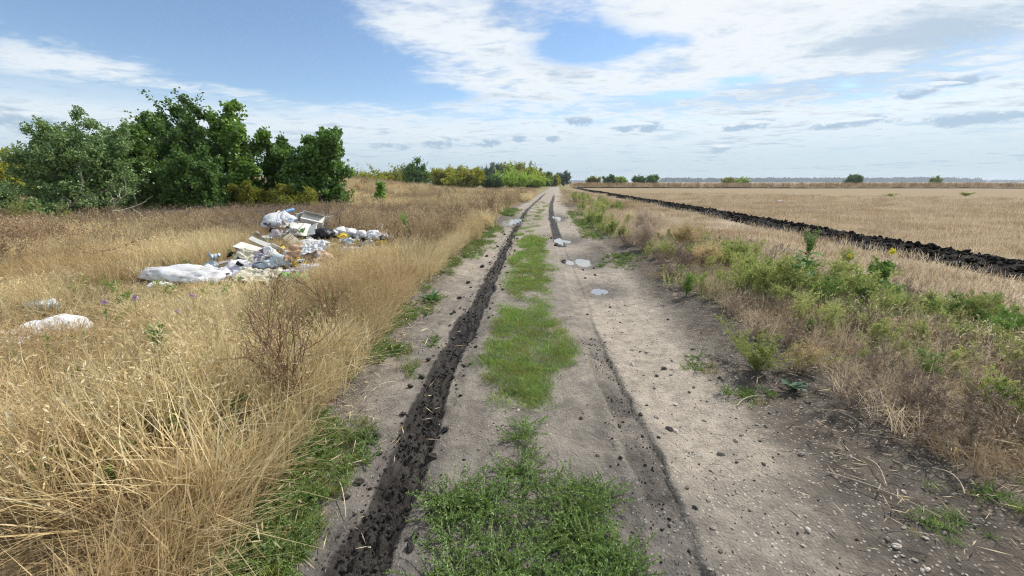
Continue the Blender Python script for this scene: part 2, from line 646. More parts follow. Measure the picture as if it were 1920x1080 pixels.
# ================================================================ the ground sheet
def axis(breaks):
    out = [breaks[0][0]]
    for (a, b, st) in breaks:
        k = max(1, int(round((b - a) / st)))
        out += list(a + (b - a) * (np.arange(k) + 1) / k)
    return out


def geo(start, end, st0, g):
    out = []
    v = start
    st = st0
    while v < end:
        v += st
        st *= g
        out.append(min(v, end))
    return out


xs_core = axis([(-2.6, -1.08, .035), (-1.08, -.50, .0115), (-.50, .45, .022), (.45, .98, .0145), (.98, 2.6, .028)])
xr = geo(2.6, 4200, .035, 1.085)
xl = [-v for v in geo(2.6, 4200, .035, 1.085)]
X = np.array(sorted(set(xl + xs_core + xr)))
Y = np.array(sorted(set([-v for v in geo(-0.9, 400, .3, 1.35)] + [0.9] + geo(.9, 4500, .0125, 1.0125))))
gx, gy = np.meshgrid(X, Y)
# below the ruts' bend the fine columns follow the track
bend = np.where(np.abs(gx) < 40, (xc(gy) - xc(np.array(0.))) * (1 - sst(np.abs(gx), 3, 40)), 0)
gx = gx + bend
gz = H(gx, gy)
L_, Rm_, Rd_ = ruts(gx, gy)
s_ = gx - xc(gy)
eL = edgeL(gy)
eR = edgeR(gy)
nz1 = fbm(gx * 2.2, gy * 2.2, 81, 4)
nz2 = fbm(gx * .7, gy * .7, 83, 4)
on_track = sst(gx, eL - .12, eL + .08) * (1 - sst(gx, eR - .1, eR + .15))
# the pale, dry packed surface of the right lane and along the left rim
pale = on_track * np.clip(sst(s_, .70, .92) * (1 - sst(s_, 1.35, 1.85)) * (.65 + .6 * (nz2 - .3)) + .55 * sst(gy, 4, 9) + .42 * sst(gy, 2.4, 5) * (1 - sst(np.abs(s_ - .98), .15, .6)), 0, 1)
pale = np.clip(pale * (.62 + .85 * nz1) + .25 * on_track * sst(fbm(gx * 3.1, gy * 2.3, 87, 4), .52, .68) * sst(gy, 1.6, 3), 0, 1)
pale = np.clip(pale + .22 * on_track * sst(gy, 1.5, 2.6), 0, 1)
pale = pale * (1 - .72 * (1 - sst(gy, 1.35, 2.3)) * (.55 + .45 * (1 - sst(s_, 1.0, 1.4))))
for (px_, py_, sx, sy, dp) in PUDDLES:
    pale = pale * (1 - .75 * np.exp(-(((gx - px_) / (sx * 1.7)) ** 2 + ((gy - py_) / (sy * 1.5)) ** 2)))
soil = np.clip(sst(gx, eR - .35 - .30 * (1 - sst(gy, 2.2, 4.5)), eR + .1) * (1 - sst(gx, eR + .55, eR + 1.1)) * (.55 + nz1 * .8) * (1 - .6 * sst(gy, 6, 14)), 0, 1)
soil = np.maximum(soil, np.clip((1 - sst(gx, eL + .05, eL + .35)) * sst(gx, eL - .5, eL - .1) * (.3 + nz1 * .5), 0, 1))
soil = np.maximum(soil, .8 * gauss(gx, gy, 1.62, 10.2, .35, 1.6) * (.5 + nz1))
thatch = np.clip((1 - sst(gx, eL - .35, eL - .02)) + sst(gx, eR + .4, eR + 1.3) * .9, 0, 1)
ridge_c = 8.75 + .016 * gy
field = sst(gx, ridge_c + .9, ridge_c + 1.3)
litter = 1.25 * sst(gx, 4.2, 5.4) * (1 - field) * (1 - sst(gy, 14, 26)) * np.clip(.55 + 1.1 * (fbm(gx * .8, gy * .8, 91, 4) - .42), 0, 1)
meadow = sst(np.hypot(gx, gy), 26, 60) * (1 - field) * (1 - on_track)
wet = np.clip(sst(L_ + .35 * (fbm(gx * 11, gy * 8, 88, 3) - .5), .10, .38) * (.93 + .25 * (nz1 - .5)) + Rm_ * .95, 0, 1)
wet = np.maximum(wet, .07 * np.clip(np.exp(-((s_ - .70) / .12) ** 2) * (1 - sst(gy, 3, 5)) * (.4 + nz1), 0, 1))
wet = np.maximum(wet, .25 * np.clip(np.exp(-((s_ - .48) / .05) ** 2) * (1 - sst(gy, 2.2, 3)) * sst(nz1, .4, .6) * 2, 0, 1))
wet = np.maximum(wet, .42 * np.clip(np.exp(-((np.abs(gx - lrx(gy)) - .15) / .055) ** 2) * (fbm(gx * 7, gy * 5, 89, 4) * 2.2 - .55), 0, 1))
for (px_, py_, sx, sy, dp) in PUDDLES:
    q_ = ((gx - px_) / sx) ** 2 + ((gy - py_) / sy) ** 2
    wet = np.maximum(wet, .30 * (1 - sst(q_ + 1.2 * (nz1 - .5), .5, 1.9)))
wet = wet * (1 - sst(gy, 50, 75))
grit = np.clip(on_track * (.35 + .65 * sst(s_, .3, .9)) + soil * .7, 0, 1) * (1 - L_)
ATT = dict(pale=pale, soil=soil, thatch=thatch, field=field, litter=litter, meadow=meadow, wet=wet, grit=grit)
ny, nx = gx.shape
ii, jj = np.meshgrid(np.arange(ny - 1), np.arange(nx - 1), indexing='ij')
q = np.stack([ii * nx + jj, ii * nx + jj + 1, (ii + 1) * nx + jj + 1, (ii + 1) * nx + jj], -1).reshape(-1, 4)
fx = gx.ravel()[q].mean(1)
fy = gy.ravel()[q].mean(1)
fL = L_.ravel()[q].mean(1)
fR = Rm_.ravel()[q].mean(1)
fon = on_track.ravel()[q].mean(1)
ffield = field.ravel()[q].mean(1)
in_track = (fon > .5) & (fy < 165) & (fy > -20)
is_l = in_track & (fL > .5) & (fy > 0)
is_r = in_track & (fR > .45) & (fx > xc(fy)) & ~is_l & (fy > 0)
V = np.stack([gx.ravel(), gy.ravel(), gz.ravel()], 1)


def cut(name, sel, **kw):
    F = q[sel]
    u, inv = np.unique(F, return_inverse=True)
    me = mesh_np(name, V[u], [inv.reshape(F.shape)], True, {k: a.ravel()[u] for k, a in ATT.items()})
    return link(name, me, EARTH, **kw)


is_field = (ffield > .5) & ~in_track
cut('ground', ~in_track & ~is_field, kind='structure', label='dry earth and thatch of the verges on both sides of the track', cat='ground')
cut('field', is_field, kind='structure', label='wide harvested stubble field reaching to the horizon', cat='field')
track = cut('dirt_track', in_track & ~is_l & ~is_r, kind='structure', label='dry grey earth track running straight away from the camera', cat='dirt track')
cut('wheel_rut', is_l, parent=track, label='deep black muddy wheel rut')
cut('wheel_rut', is_r, parent=track, label='shallow dark broken wheel rut')

# ---------------------------------------------------------------- puddles
wm_, n, out = new_mat('puddle_water')
principled(n, out, (.26, .245, .22), .03, .7, n.noise(n.pos(), 6, 2, .5), .06, .01, IOR=1.36)
for i, (px_, py_, sx, sy, dp) in enumerate(PUDDLES):
    lab = ['wide bright puddle spilling over the black left rut far up the track', 'small bright puddle beside a black mud clump, second along the right rut', 'bright oval puddle in the right lane beside dark bare soil',
           'thin shallow puddle in the pale right lane, nearest of the puddles', 'narrow distant puddle right of the black right rut'][i]
    k = 36
    an = np.arange(k) / k * 2 * math.pi
    rr = 1.5 + .3 * (fbm(np.cos(an) * 1.7 + 5 * i, np.sin(an) * 1.7, 90 + i, 3) - .5)
    vx = px_ + np.cos(an) * sx * rr
    vy = py_ + np.sin(an) * sy * rr
    rr_, aa_ = np.meshgrid(np.linspace(0, .9, 12), an)
    lev = float(np.percentile(H(px_ + np.cos(aa_) * sx * rr_, py_ + np.sin(aa_) * sy * rr_), [67, 53, 55, 46, 52][i]))
    Vp = np.concatenate([[[px_, py_, lev]], np.stack([vx, vy, np.full(k, lev)], 1)])
    Fp = np.array([[0, 1 + j, 1 + (j + 1) % k] for j in range(k)])
    link('puddle', mesh_np('puddle', Vp, [Fp]), wm_, label=lab, cat='puddle', group='puddles on the dirt track', kind='structure')

# ================================================================ ploughed strip
def ploughed(name, x0f, y0, y1, wid, hgt, st, g, seed, label, along='y'):
    rng = np.random.default_rng(seed)
    t = np.array([y0] + geo(y0, y1, st, g))
    k = 64 if along == 'y' else 12
    u = np.linspace(-1, 1, k)
    T, U = np.meshgrid(t, u, indexing='ij')
    cx = x0f(T)
    w = wid * (1 + .30 * (fbm(T * .9, U * 0 + seed, seed, 3) - .5) * np.sign(U + 1e-6))
    xx = cx + U * w
    yy = T + .12 * (fbm(T * 2, U * 3, seed + 3, 2) - .5)
    if along != 'y':
        xx, yy = yy, xx
    base = H(xx, yy)
    prof = (1 - np.abs(U) ** 3.2)
    furrow = .72 + .28 * np.cos((U + .1) * math.pi * 2.6)
    l1 = 1 - np.abs(fbm(xx * 2.4, yy * 1.5, seed + 5, 3, .55) - .5) * 2.6
    l2 = 1 - np.abs(fbm(xx * 6.5, yy * 5, seed + 7, 3, .55) - .5) * 2.4
    l3 = fbm(xx * 17, yy * 17, seed + 9, 3, .6)
    zz = base - .06 + prof ** .6 * (.07 + hgt * furrow * (.30 + .42 * l1 + .30 * l2)) + prof * .09 * (l3 - .5)
    n1, n0 = T.shape
    i, j = np.meshgrid(np.arange(n1 - 1), np.arange(n0 - 1), indexing='ij')
    F = np.stack([i * n0 + j, i * n0 + j + 1, (i + 1) * n0 + j + 1, (i + 1) * n0 + j], -1).reshape(-1, 4)
    me = mesh_np(name, np.stack([xx.ravel(), yy.ravel(), zz.ravel()], 1), [F], True)
    return link(name, me, CHERNOZEM, label=label, cat='soil', kind='structure')


ridge = ploughed('ploughed_strip', lambda y: 8.7 + .016 * y, 3.0, 118, .95, .15, .045, 1.009, 300, 'thick black ridge of freshly ploughed soil along the stubble field')
ploughed('ploughed_strip', lambda x: 112 + 0 * x - .02 * x, 11, 420, .9, .30, .5, 1.012, 330, 'thin black ploughed line crossing the far end of the stubble field', along='x')


# ================================================================ stones and clods
def lump_mesh(name, seed, sub, rough, sq, mat):
    bm = bmesh.new()
    bmesh.ops.create_icosphere(bm, subdivisions=sub, radius=1.0)
    rng = random.Random(seed)
    pl = [Vector((rng.gauss(0, 1), rng.gauss(0, 1), rng.gauss(0, 1))).normalized() for _ in range(7)]
    pd = [rng.uniform(.62, .95) for _ in range(7)]
    for v in bm.verts:
        c = v.co.copy()
        for p_, d_ in zip(pl, pd):
            e = c.dot(p_) - d_
            if e > 0:
                c -= p_ * e * .85
        c *= 1 + rough * (rng.random() - .5)
        v.co = Vector((c.x * sq[0], c.y * sq[1], c.z * sq[2]))
    me = bpy.data.meshes.new(name)
    bm.to_mesh(me)
    bm.free()
    me.materials.append(mat)
    return me


stone_me = {k: [lump_mesh('stone', 10 + i, 2, .16, (1, .62 + .08 * (i % 3), .42 + .06 * (i % 4)), m) for i in range(5)] for k, m in (('p', ST_PALE), ('g', ST_GREY), ('d', ST_DARK))}
clod_me = [lump_mesh('clod', 40 + i, 2, .55, (1, .8, .62), MUD) for i in range(6)]
bclod_me = [lump_mesh('clod', 60 + i, 2, .6, (1, .75, .6), CHERNOZEM) for i in range(6)]

STONES = [(1.2, 3.49, .034, 'd'), (1.1, 3.36, .020, 'd'), (.8, 2.72, .022, 'd'), (.91, 2.7, .022, 'p'), (.96, 2.56, .030, 'd'), (1.0, 2.54, .028, 'p'), (.85, 2.44, .015, 'd'), (1.35, 3.16, .019, 'g'), (1.2, 2.3, .026, 'g'), (1.5, 2.42, .015, 'd'),
          (1.4, 2.19, .016, 'd'), (1.51, 3.77, .030, 'p'), (1.02, 3.95, .034, 'p'), (.93, 3.58, .030, 'p'), (1.24, 2.67, .018, 'g'), (1.41, 2.48, .018, 'g'), (1.26, 2.22, .013, 'd'), (1.62, 3.93, .026, 'g'), (1.15, 3.9, .026, 'p'),
          (1.58, 2.61, .018, 'p'), (1.7, 1.62, .026, 'p'), (1.72, 1.55, .014, 'p'), (1.81, 1.72, .013, 'p'), (1.9, 1.55, .013, 'p'), (1.7, 1.81, .014, 'p'), (1.71, 1.5, .014, 'p'), (1.86, 1.66, .015, 'p')]
rng = np.random.default_rng(5)


def zat(x, y):
    return float(H(np.array([x]), np.array([y]))[0])


NAMED = {20: 'largest white stone by the lower right edge of the track with black soil under it', 0: 'blocky dark stone standing alone in the pale right lane of the track', 8: 'grey stone with a dark flank in the middle of the right lane', 4: 'dark flat stone lying against a pale stone in the right lane'}
extra = []
while len(extra) < 225:
    y = 1.4 + rng.random() ** 1.7 * 5.2
    x = rng.choice([rng.uniform(.75, 2.2), rng.uniform(-.5, 2.0)])
    if 0.55 < x - xc(y) < .8 and rng.random() < .8:
        continue
    extra.append((float(x), float(y), float(.007 + .014 * rng.random() ** 2.2), rng.choice(['p', 'p', 'p', 'p', 'g', 'g', 'g', 'd'])))
for i, (x, y, r_, k) in enumerate(STONES + extra):
    kn = {'p': 'pale', 'g': 'grey', 'd': 'dark'}[str(k)]
    if i in NAMED:
        lab, gr = NAMED[i], 'larger stones on the track'
    elif i < len(STONES):
        lab, gr = f'{kn} walnut-sized stone lying loose on the right lane of the track', f'larger {kn} stones on the track'
    else:
        wh = 'on the crown between the two ruts' if x < .62 else ('in the pale right lane of the track' if x < 1.62 else 'in the dark soil at the right track edge')
        lab, gr = f'small {kn} pebble lying {wh}', f'small {kn} pebbles {wh}'
    link('stone' if i < len(STONES) else 'pebble', stone_me[str(k)][i % 5], loc=(x, y, zat(x, y) + r_ * .22), rot=(rng.normal(0, .2), rng.normal(0, .2), rng.uniform(0, 6.3)), scale=r_, label=lab, cat='stone' if i < len(STONES) else 'pebble', group=gr)

CLODS = [(-1.02, 3.0, .03), (-1.03, 2.3, .03), (-.98, 1.9, .028), (-.52, 1.71, .015), (-.55, 1.55, .022), (-.62, 2.15, .035), (-.42, 2.14, .011), (-.56, 1.48, .026), (-.53, 1.69, .017), (-1.0, 1.79, .022), (-.96, 2.15, .02),
         (-.97, 3.16, .03), (-.60, 3.89, .02), (-.56, 4.76, .025), (-.6, 2.42, .03), (-.95, 2.6, .026), (-.58, 2.9, .02), (-1.0, 3.5, .03), (-1.06, 4.1, .026), (-1.04, 5.0, .03), (-1.1, 5.7, .04), (-1.12, 6.6, .045),
         (-.5, 6.2, .03), (-.52, 7.4, .035), (-1.05, 7.9, .05), (-1.1, 9.1, .05), (-.98, 10.5, .05), (-.5, 9.9, .045), (-.55, 12.2, .05), (-.98, 13.0, .05), (.55, 10.9, .06), (.62, 8.9, .045), (.66, 9.1, .04), (.60, 8.7, .03), (.6, 11.5, .04), (.5, 12.6, .05), (.95, 7.9, .03), (1.12, 7.4, .03), (.9, 7.1, .025), (.7, 5.1, .02), (1.05, 5.4, .02), (1.2, 8.2, .03), (.62, 1.38, .03), (.55, 2.2, .016), (.62, 2.6, .02), (.35, 2.62, .017)]
while len(CLODS) < 105:
    y = 1.4 + rng.random() ** 1.5 * 12
    sd_ = rng.choice([-1, 1])
    x = float(lrx(y)) + sd_ * (.17 + abs(rng.normal(0, .05)))
    CLODS.append((x, y, .006 + .014 * rng.random() ** 2 * (1 + y * .08)))
def CW(x, y):
    far_ = 'far up the track' if y > 6 else 'near the camera'
    if x > 0.2:
        return 'by the broken right rut ' + far_
    return ('left of the deep black rut ' if x < float(lrx(y)) else 'right of the deep black rut ') + far_


for i, (x, y, r_) in enumerate(CLODS):
    link('soil_clod', clod_me[i % 6], loc=(x, y, zat(x, y) + r_ * .35), rot=(rng.uniform(-.5, .5), rng.uniform(-.5, .5), rng.uniform(0, 6.3)), scale=(r_, r_, r_ * .9),
         label=('small black mud clod ' + CW(x, y)), cat='soil clod', group='black mud clods ' + CW(x, y))


# ================================================================ instanced ground cover
def scatter(name, protos, P, rot, scl, idx, label, cat):
    col = bpy.data.collections.new('pieces_' + name)
    for i, pm in enumerate(protos):
        po = bpy.data.objects.new('%03d_piece' % i, pm)
        col.objects.link(po)
    n_ = len(P)
    me = bpy.data.meshes.new(name)
    me.vertices.add(n_)
    me.vertices.foreach_set('co', np.asarray(P, np.float32).ravel())
    a = me.attributes.new('rot', 'FLOAT_VECTOR', 'POINT')
    a.data.foreach_set('vector', np.asarray(rot, np.float32).ravel())
    a = me.attributes.new('scl', 'FLOAT_VECTOR', 'POINT')
    scl = np.asarray(scl, np.float32)
    if scl.ndim == 1:
        scl = np.stack([scl] * 3, 1)
    a.data.foreach_set('vector', scl.ravel())
    a = me.attributes.new('idx', 'INT', 'POINT')
    a.data.foreach_set('value', np.asarray(idx, np.int32))
    me.update()
    o = link(name, me, kind='stuff', label=label, cat=cat)
    ng = bpy.data.node_groups.new('grow_' + name, 'GeometryNodeTree')
    ng.interface.new_socket(name='Geometry', in_out='INPUT', socket_type='NodeSocketGeometry')
    ng.interface.new_socket(name='Geometry', in_out='OUTPUT', socket_type='NodeSocketGeometry')
    gi = ng.nodes.new('NodeGroupInput')
    go = ng.nodes.new('NodeGroupOutput')
    ip = ng.nodes.new('GeometryNodeInstanceOnPoints')
    ci = ng.nodes.new('GeometryNodeCollectionInfo')
    ci.inputs['Collection'].default_value = col
    ci.inputs['Separate Children'].default_value = True
    ci.inputs['Reset Children'].default_value = True

    def named(nm, ty):
        x = ng.nodes.new('GeometryNodeInputNamedAttribute')
        x.data_type = ty
        x.inputs['Name'].default_value = nm
        return x.outputs[0]
    ng.links.new(gi.outputs[0], ip.inputs['Points'])
    ng.links.new(ci.outputs[0], ip.inputs['Instance'])
    ip.inputs['Pick Instance'].default_value = True
    ng.links.new(named('idx', 'INT'), ip.inputs['Instance Index'])
    ng.links.new(named('rot', 'FLOAT_VECTOR'), ip.inputs['Rotation'])
    ng.links.new(named('scl', 'FLOAT_VECTOR'), ip.inputs['Scale'])
    ng.links.new(ip.outputs[0], go.inputs[0])
    md = o.modifiers.new('grow', 'NODES')
    md.node_group = ng
    return o


def tuft(seed, n, h, spread, lean, w, curl=.35, bias=(0, 0), segs=4, head=None, mat=None, hvar=.45, square=False, clump=0):
    """a tuft of curved ribbon blades; head = (length, width, pieces) gives seed heads"""
    rng = np.random.default_rng(seed)
    mb = MB()
    az_ = rng.uniform(0, 2 * math.pi, n)
    r0 = spread * np.sqrt(rng.random(n))
    base = np.stack([r0 * np.cos(az_), r0 * np.sin(az_), np.zeros(n)], 1)
    if square:
        base[:, :2] = rng.uniform(-spread, spread, (n, 2))
    if clump:
        cc = rng.uniform(-spread, spread, (clump, 2))
        pick = rng.integers(0, clump, n)
        gl = rng.random(n) < .75
        base[:, :2] = np.where(gl[:, None], cc[pick] + rng.normal(0, .035, (n, 2)), base[:, :2])
    hh = h * (1 - hvar * rng.random(n) ** 1.3)
    d2 = rng.uniform(0, 2 * math.pi, n)
    la = np.abs(rng.normal(0, lean, n))
    dirx = np.cos(d2) * la + bias[0]
    diry = np.sin(d2) * la + bias[1]
    cu = curl * rng.normal(.5, .6, n)
    ww = w * rng.uniform(.6, 1.25, n)
    tw = rng.uniform(0, math.pi, n)
    t = np.linspace(0, 1, segs + 1)
    # centreline: starts near vertical, bends over
    bend_ = t[None, :] ** 1.0 * 1.0
    px = base[:, 0:1] + hh[:, None] * (dirx[:, None] * bend_ + (np.cos(d2) * cu)[:, None] * t[None, :] ** 2.4)
    py = base[:, 1:2] + hh[:, None] * (diry[:, None] * bend_ + (np.sin(d2) * cu)[:, None] * t[None, :] ** 2.4)
    lat = np.hypot(dirx, diry)
    pz = hh[:, None] * (t[None, :] / np.sqrt(1 + lat ** 2)[:, None] - np.abs(cu)[:, None] * .45 * t[None, :] ** 3)
    ax = np.cos(tw)[:, None]
    ay = np.sin(tw)[:, None]
    prof = {4: np.array([.75, 1.0, .85, .55, .12]), 3: np.array([.8, 1.0, .7, .12]), 2: np.array([.9, .85, .15]), 1: np.array([1.0, .5])}[segs]
    hw = ww[:, None] * .5 * prof[None, :]
    Lf = np.stack([px - ax * hw, py - ay * hw, pz], -1)
    Rt = np.stack([px + ax * hw, py + ay * hw, pz], -1)
    V_ = np.stack([Lf, Rt], 2).reshape(n, -1, 3)
    m_ = V_.shape[1]
    i0 = np.arange(segs) * 2
    f = np.stack([i0, i0 + 1, i0 + 3, i0 + 2], 1)
    F_ = (np.arange(n)[:, None, None] * m_ + f[None]).reshape(-1, 4)
    mb.add(V_.reshape(-1, 3), F_)
    if head:
        hl, hwid, cnt = head
        k = rng.permutation(n)[: int(n * .6)]
        tip = np.stack([px[k, -1], py[k, -1], pz[k, -1]], 1)
        dr = tip - np.stack([px[k, -2], py[k, -2], pz[k, -2]], 1)
        dr /= np.linalg.norm(dr, axis=1)[:, None] + 1e-9
        for c in range(cnt):
            f_ = (c / max(1, cnt))
            droop = np.array([0, 0, -1.0]) * (.2 + .9 * f_)
            d = dr + droop * .55 + rng.normal(0, .35, (len(k), 3))
            d /= np.linalg.norm(d, axis=1)[:, None]
            p = tip + dr * hl * (f_ - .5) + droop * hl * .25 * f_
            mb.leaves(p, d, perp(rng, d), hl * rng.uniform(.35, .7, len(k)), hwid * rng.uniform(.6, 1.2, len(k)))
    me = mb.mesh('tuft')
    if mat:
        me.materials.append(mat)
    return me


def sprig(seed, nst, h, spread, nleaf, ll, lw, mat, up=1.0, branch=5, droop=.0, stemr=.002, tipdense=1.0):
    """bushy many-stemmed weed with small leaves"""
    rng = np.random.default_rng(seed)
    mb = MB()
    for i in range(nst):
        a = rng.uniform(0, 6.283)
        lean = abs(rng.normal(0, spread))
        hh = h * rng.uniform(.55, 1.05)
        t = np.linspace(0, 1, 6)
        st = np.stack([np.cos(a) * lean * hh * t ** .9, np.sin(a) * lean * hh * t ** .9, up * hh * t - droop * hh * t ** 2.5], 1)
        st += rng.normal(0, .012 * h, st.shape) * t[:, None]
        mb.tube(st, np.linspace(stemr, stemr * .35, 6), 3)
        axes = [st]
        for b in range(branch):
            f = rng.uniform(.15, .92)
            p0 = np.array([np.interp(f, t, st[:, c]) for c in range(3)])
            a2 = rng.uniform(0, 6.283)
            L = hh * rng.uniform(.18, .42) * (1.15 - f * .7)
            d = np.array([math.cos(a2) * .75, math.sin(a2) * .75, rng.uniform(.35, .95) * up])
            tt = np.linspace(0, 1, 4)
            br = p0 + d[None] * L * tt[:, None] + np.array([0, 0, L * .25])[None] * (tt ** 2)[:, None]
            mb.tube(br, np.linspace(stemr * .5, stemr * .2, 4), 3)
            axes.append(br)
        for ax_ in axes:
            k = max(4, int(nleaf * (1 if ax_ is st else .6)))
            f = rng.random(k) ** (1 / tipdense)
            tq = np.linspace(0, 1, len(ax_))
            p = np.stack([np.interp(f, tq, ax_[:, c]) for c in range(3)], 1)
            g = ax_[-1] - ax_[0]
            g = g / (np.linalg.norm(g) + 1e-9)
            d = rdir(rng, k) + g[None] * .9
            d /= np.linalg.norm(d, axis=1)[:, None]
            mb.leaves(p, d, perp(rng, d), ll * rng.uniform(.5, 1.2, k), lw * rng.uniform(.6, 1.2, k))
    me = mb.mesh('weed')
    if mat:
        me.materials.append(mat)
    return me


STRAW = plant_mat('dry_straw', [(0.655, 0.538, 0.307), (0.742, 0.636, 0.397), (0.502, 0.392, 0.198), (0.809, 0.725, 0.499), (0.590, 0.465, 0.244), (0.415, 0.312, 0.153)], .40, patch=(.50, .365, .195), pscale=.55)
STRAW_B = plant_mat('brown_grass', [(0.414, 0.318, 0.194), (0.517, 0.408, 0.256), (0.310, 0.228, 0.138), (0.575, 0.462, 0.312), (0.460, 0.348, 0.206)], .3, patch=(.33, .225, .14), pscale=.4)
STRAW_P = plant_mat('pale_bleached_grass', [(0.582, 0.483, 0.345), (0.672, 0.575, 0.425), (0.470, 0.374, 0.259), (0.616, 0.506, 0.368)], .42, patch=(.50, .405, .295), pscale=.9)
GREENISH = plant_mat('fading_grass', [(.22, .22, .065), (.30, .27, .10), (.16, .18, .05), (.36, .30, .13)], .35)
LAWN = plant_mat('short_green_grass', [(.19, .32, .045), (.26, .39, .065), (.14, .25, .038), (.34, .43, .10), (.22, .34, .05)], .42, .02, patch=(.20, .27, .085), pscale=2.2)
KNOT = plant_mat('knotgrass', [(0.153, 0.252, 0.060), (0.212, 0.319, 0.075), (0.112, 0.190, 0.055), (0.283, 0.370, 0.085), (0.177, 0.258, 0.085)], .38, .04)
SAGE = plant_mat('pale_green_weed', [(0.332, 0.384, 0.128), (0.431, 0.470, 0.165), (0.248, 0.298, 0.095), (0.512, 0.526, 0.203), (0.365, 0.399, 0.152)], .38)
BLUEG = plant_mat('green_weed', [(0.164, 0.275, 0.062), (0.226, 0.343, 0.085), (0.125, 0.213, 0.050), (0.281, 0.385, 0.095)], .38, .02)
GREY_TWIG = plant_mat('grey_dead_stems', [(.26, .205, .155), (.34, .275, .215), (.20, .15, .115), (.38, .31, .24)], .15)
RUST = plant_mat('rust_brown_weed', [(0.288, 0.202, 0.126), (0.372, 0.273, 0.175), (0.216, 0.150, 0.098), (0.444, 0.338, 0.217)], .2)
PALEBUSH = plant_mat('bleached_tumbleweed', [(.60, .49, .38), (.68, .56, .44), (.48, .38, .29), (.56, .45, .34)], .25)
CREAM = plant_mat('cream_tumbleweed', [(.66, .52, .30), (.74, .60, .36), (.54, .41, .22)], .25)
VIEW = (-1.03, .93)


def field_points(seed, n, rmin, rmax, keep, az0=-1.02, az1=.95, power=1.0):
    """points in a fan in front of the camera, density falling with distance"""
    rng = np.random.default_rng(seed)
    u = rng.random(n)
    r = rmin * (rmax / rmin) ** u if power == 0 else (rmin ** (2 - power) + u * (rmax ** (2 - power) - rmin ** (2 - power))) ** (1 / (2 - power))
    a = rng.uniform(az0, az1, n)
    x = r * np.sin(a)
    y = r * np.cos(a)
    k = keep(x, y, rng)
    x, y = x[k], y[k]
    return x, y, rng


def grid_points(seed, cell, rmin, rmax, keep, az0, az1):
    rng = np.random.default_rng(seed)
    g = np.arange(-rmax, rmax + cell, cell)
    x, y = np.meshgrid(g, g[g > -1])
    x = (x + rng.uniform(-.22, .22, x.shape) * cell).ravel()
    y = (y + rng.uniform(-.22, .22, y.shape) * cell).ravel()
    r = np.hypot(x, y)
    a = np.arctan2(x, y)
    k = (r >= rmin) & (r < rmax) & (a > az0) & (a < az1)
    x, y = x[k], y[k]
    k = keep(x, y, rng)
    return x[k], y[k], rng


def place(x, y, rng, smin, smax, tilt=.12, dz=0.0, hs=None):
    z = H(x, y) + dz
    n_ = len(x)
    rot = np.stack([rng.normal(0, tilt, n_), rng.normal(0, tilt, n_), rng.uniform(0, 6.283, n_)], 1)
    s = rng.uniform(smin, smax, n_)
    scl = np.stack([s, s, s], 1)
    if hs is not None:
        scl[:, 2] *= hs
    return np.stack([x, y, z], 1), rot, scl


def heap_clear(x, y):
    m = np.zeros_like(x)
    for (cx, cy, sx, sy) in ((-5.75, 9.1, 1.0, .85), (-4.55, 6.65, 1.1, .65), (-3.8, 6.2, .65, .5), (-4.1, 9.15, .75, .7), (-5.55, 5.95, .95, .42), (-5.05, 3.55, .6, .40)):
        m = np.maximum(m, 1 - sst(((x - cx) / sx) ** 2 + ((y - cy) / sy) ** 2, .7, 1.4))
    return m


def hgt_left(x, y):
    """how tall the dry grass grows, 1 = 0.6 m"""
    hn = fbm(x * .6, y * .6, 201, 3)
    h = .70 + .9 * (hn - .3)
    d = np.hypot(x, y)
    # trodden, lower grass on the sight side of the rubbish
    low_ = np.maximum(gauss(x, y, -4.6, 5.0, 2.5, 1.35), gauss(x, y, -4.1, 2.9, 1.0, .8) * .7)
    low_ = np.maximum(low_, gauss(x, y, -3.6, 8.4, 1.2, 1.6) * .8)
    h = h * (1 - .60 * low_)
    h = h * (1 + .25 * sst(d, 12, 24))
    return np.clip(h, .25, 1.5)


# ---- tall dry grass left of the track
def dry_patch(seed, n, half, h, w, segs, head, lean=.30, mat=None):
    return [tuft(seed + i, n, h * [1, 1.08, .92, 1][i % 4], half, lean * [1, .8, 1.5, 1.1][i % 4], w * [1, .8, 1, 1.1][i % 4], [.45, .4, .85, .5][i % 4], (.12 * math.cos(i * 1.9), .12 * math.sin(i * 1.9)), segs,
                 head if i % 2 else None, mat or STRAW, .6, True, max(3, int(half * half * 4 * 26))) for i in range(6)]


tall = dry_patch(500, 400, .28, .70, .0076, 3, (.06, .005, 3), .27)
tallm = dry_patch(520, 820, .46, .66, .0095, 3, (.07, .007, 2), .24)
tallf = dry_patch(540, 1000, .85, .62, .016, 2, (.10, .012, 2))


def keepL(x, y, rng):
    e = edgeL(y)
    k = x < e - .26 - .30 * rng.random(len(x)) ** 2
    k &= rng.random(len(x)) > heap_clear(x, y) * 1.15
    k &= fbm(x * 1.1, y * 1.1, 203, 3) > .20
    return k


cat4 = lambda L: [np.concatenate([p[i] for p in L]) for i in range(4)]
for (pr, sd_, cell, r0, r1, lab) in ((tall, 1, .46, .9, 6.5, 'tall straw coloured dry grass left of the track nearest the camera'), (tallm, 2, .82, 6.5, 16, 'dry grass around the rubbish left of the track'),
                                (tallf, 3, 1.55, 16, 48, 'dry meadow grass stretching back to the trees and far bushes on the left')):
    x, y, rg = grid_points(sd_, cell, r0, r1, keepL, -1.12, .12)
    P_, ro, sc = place(x, y, rg, .9, 1.1, .05, -.01, hgt_left(x, y))
    scatter('dry_grass', pr, P_, ro, sc, rg.integers(0, len(pr), len(x)), lab, 'grass')

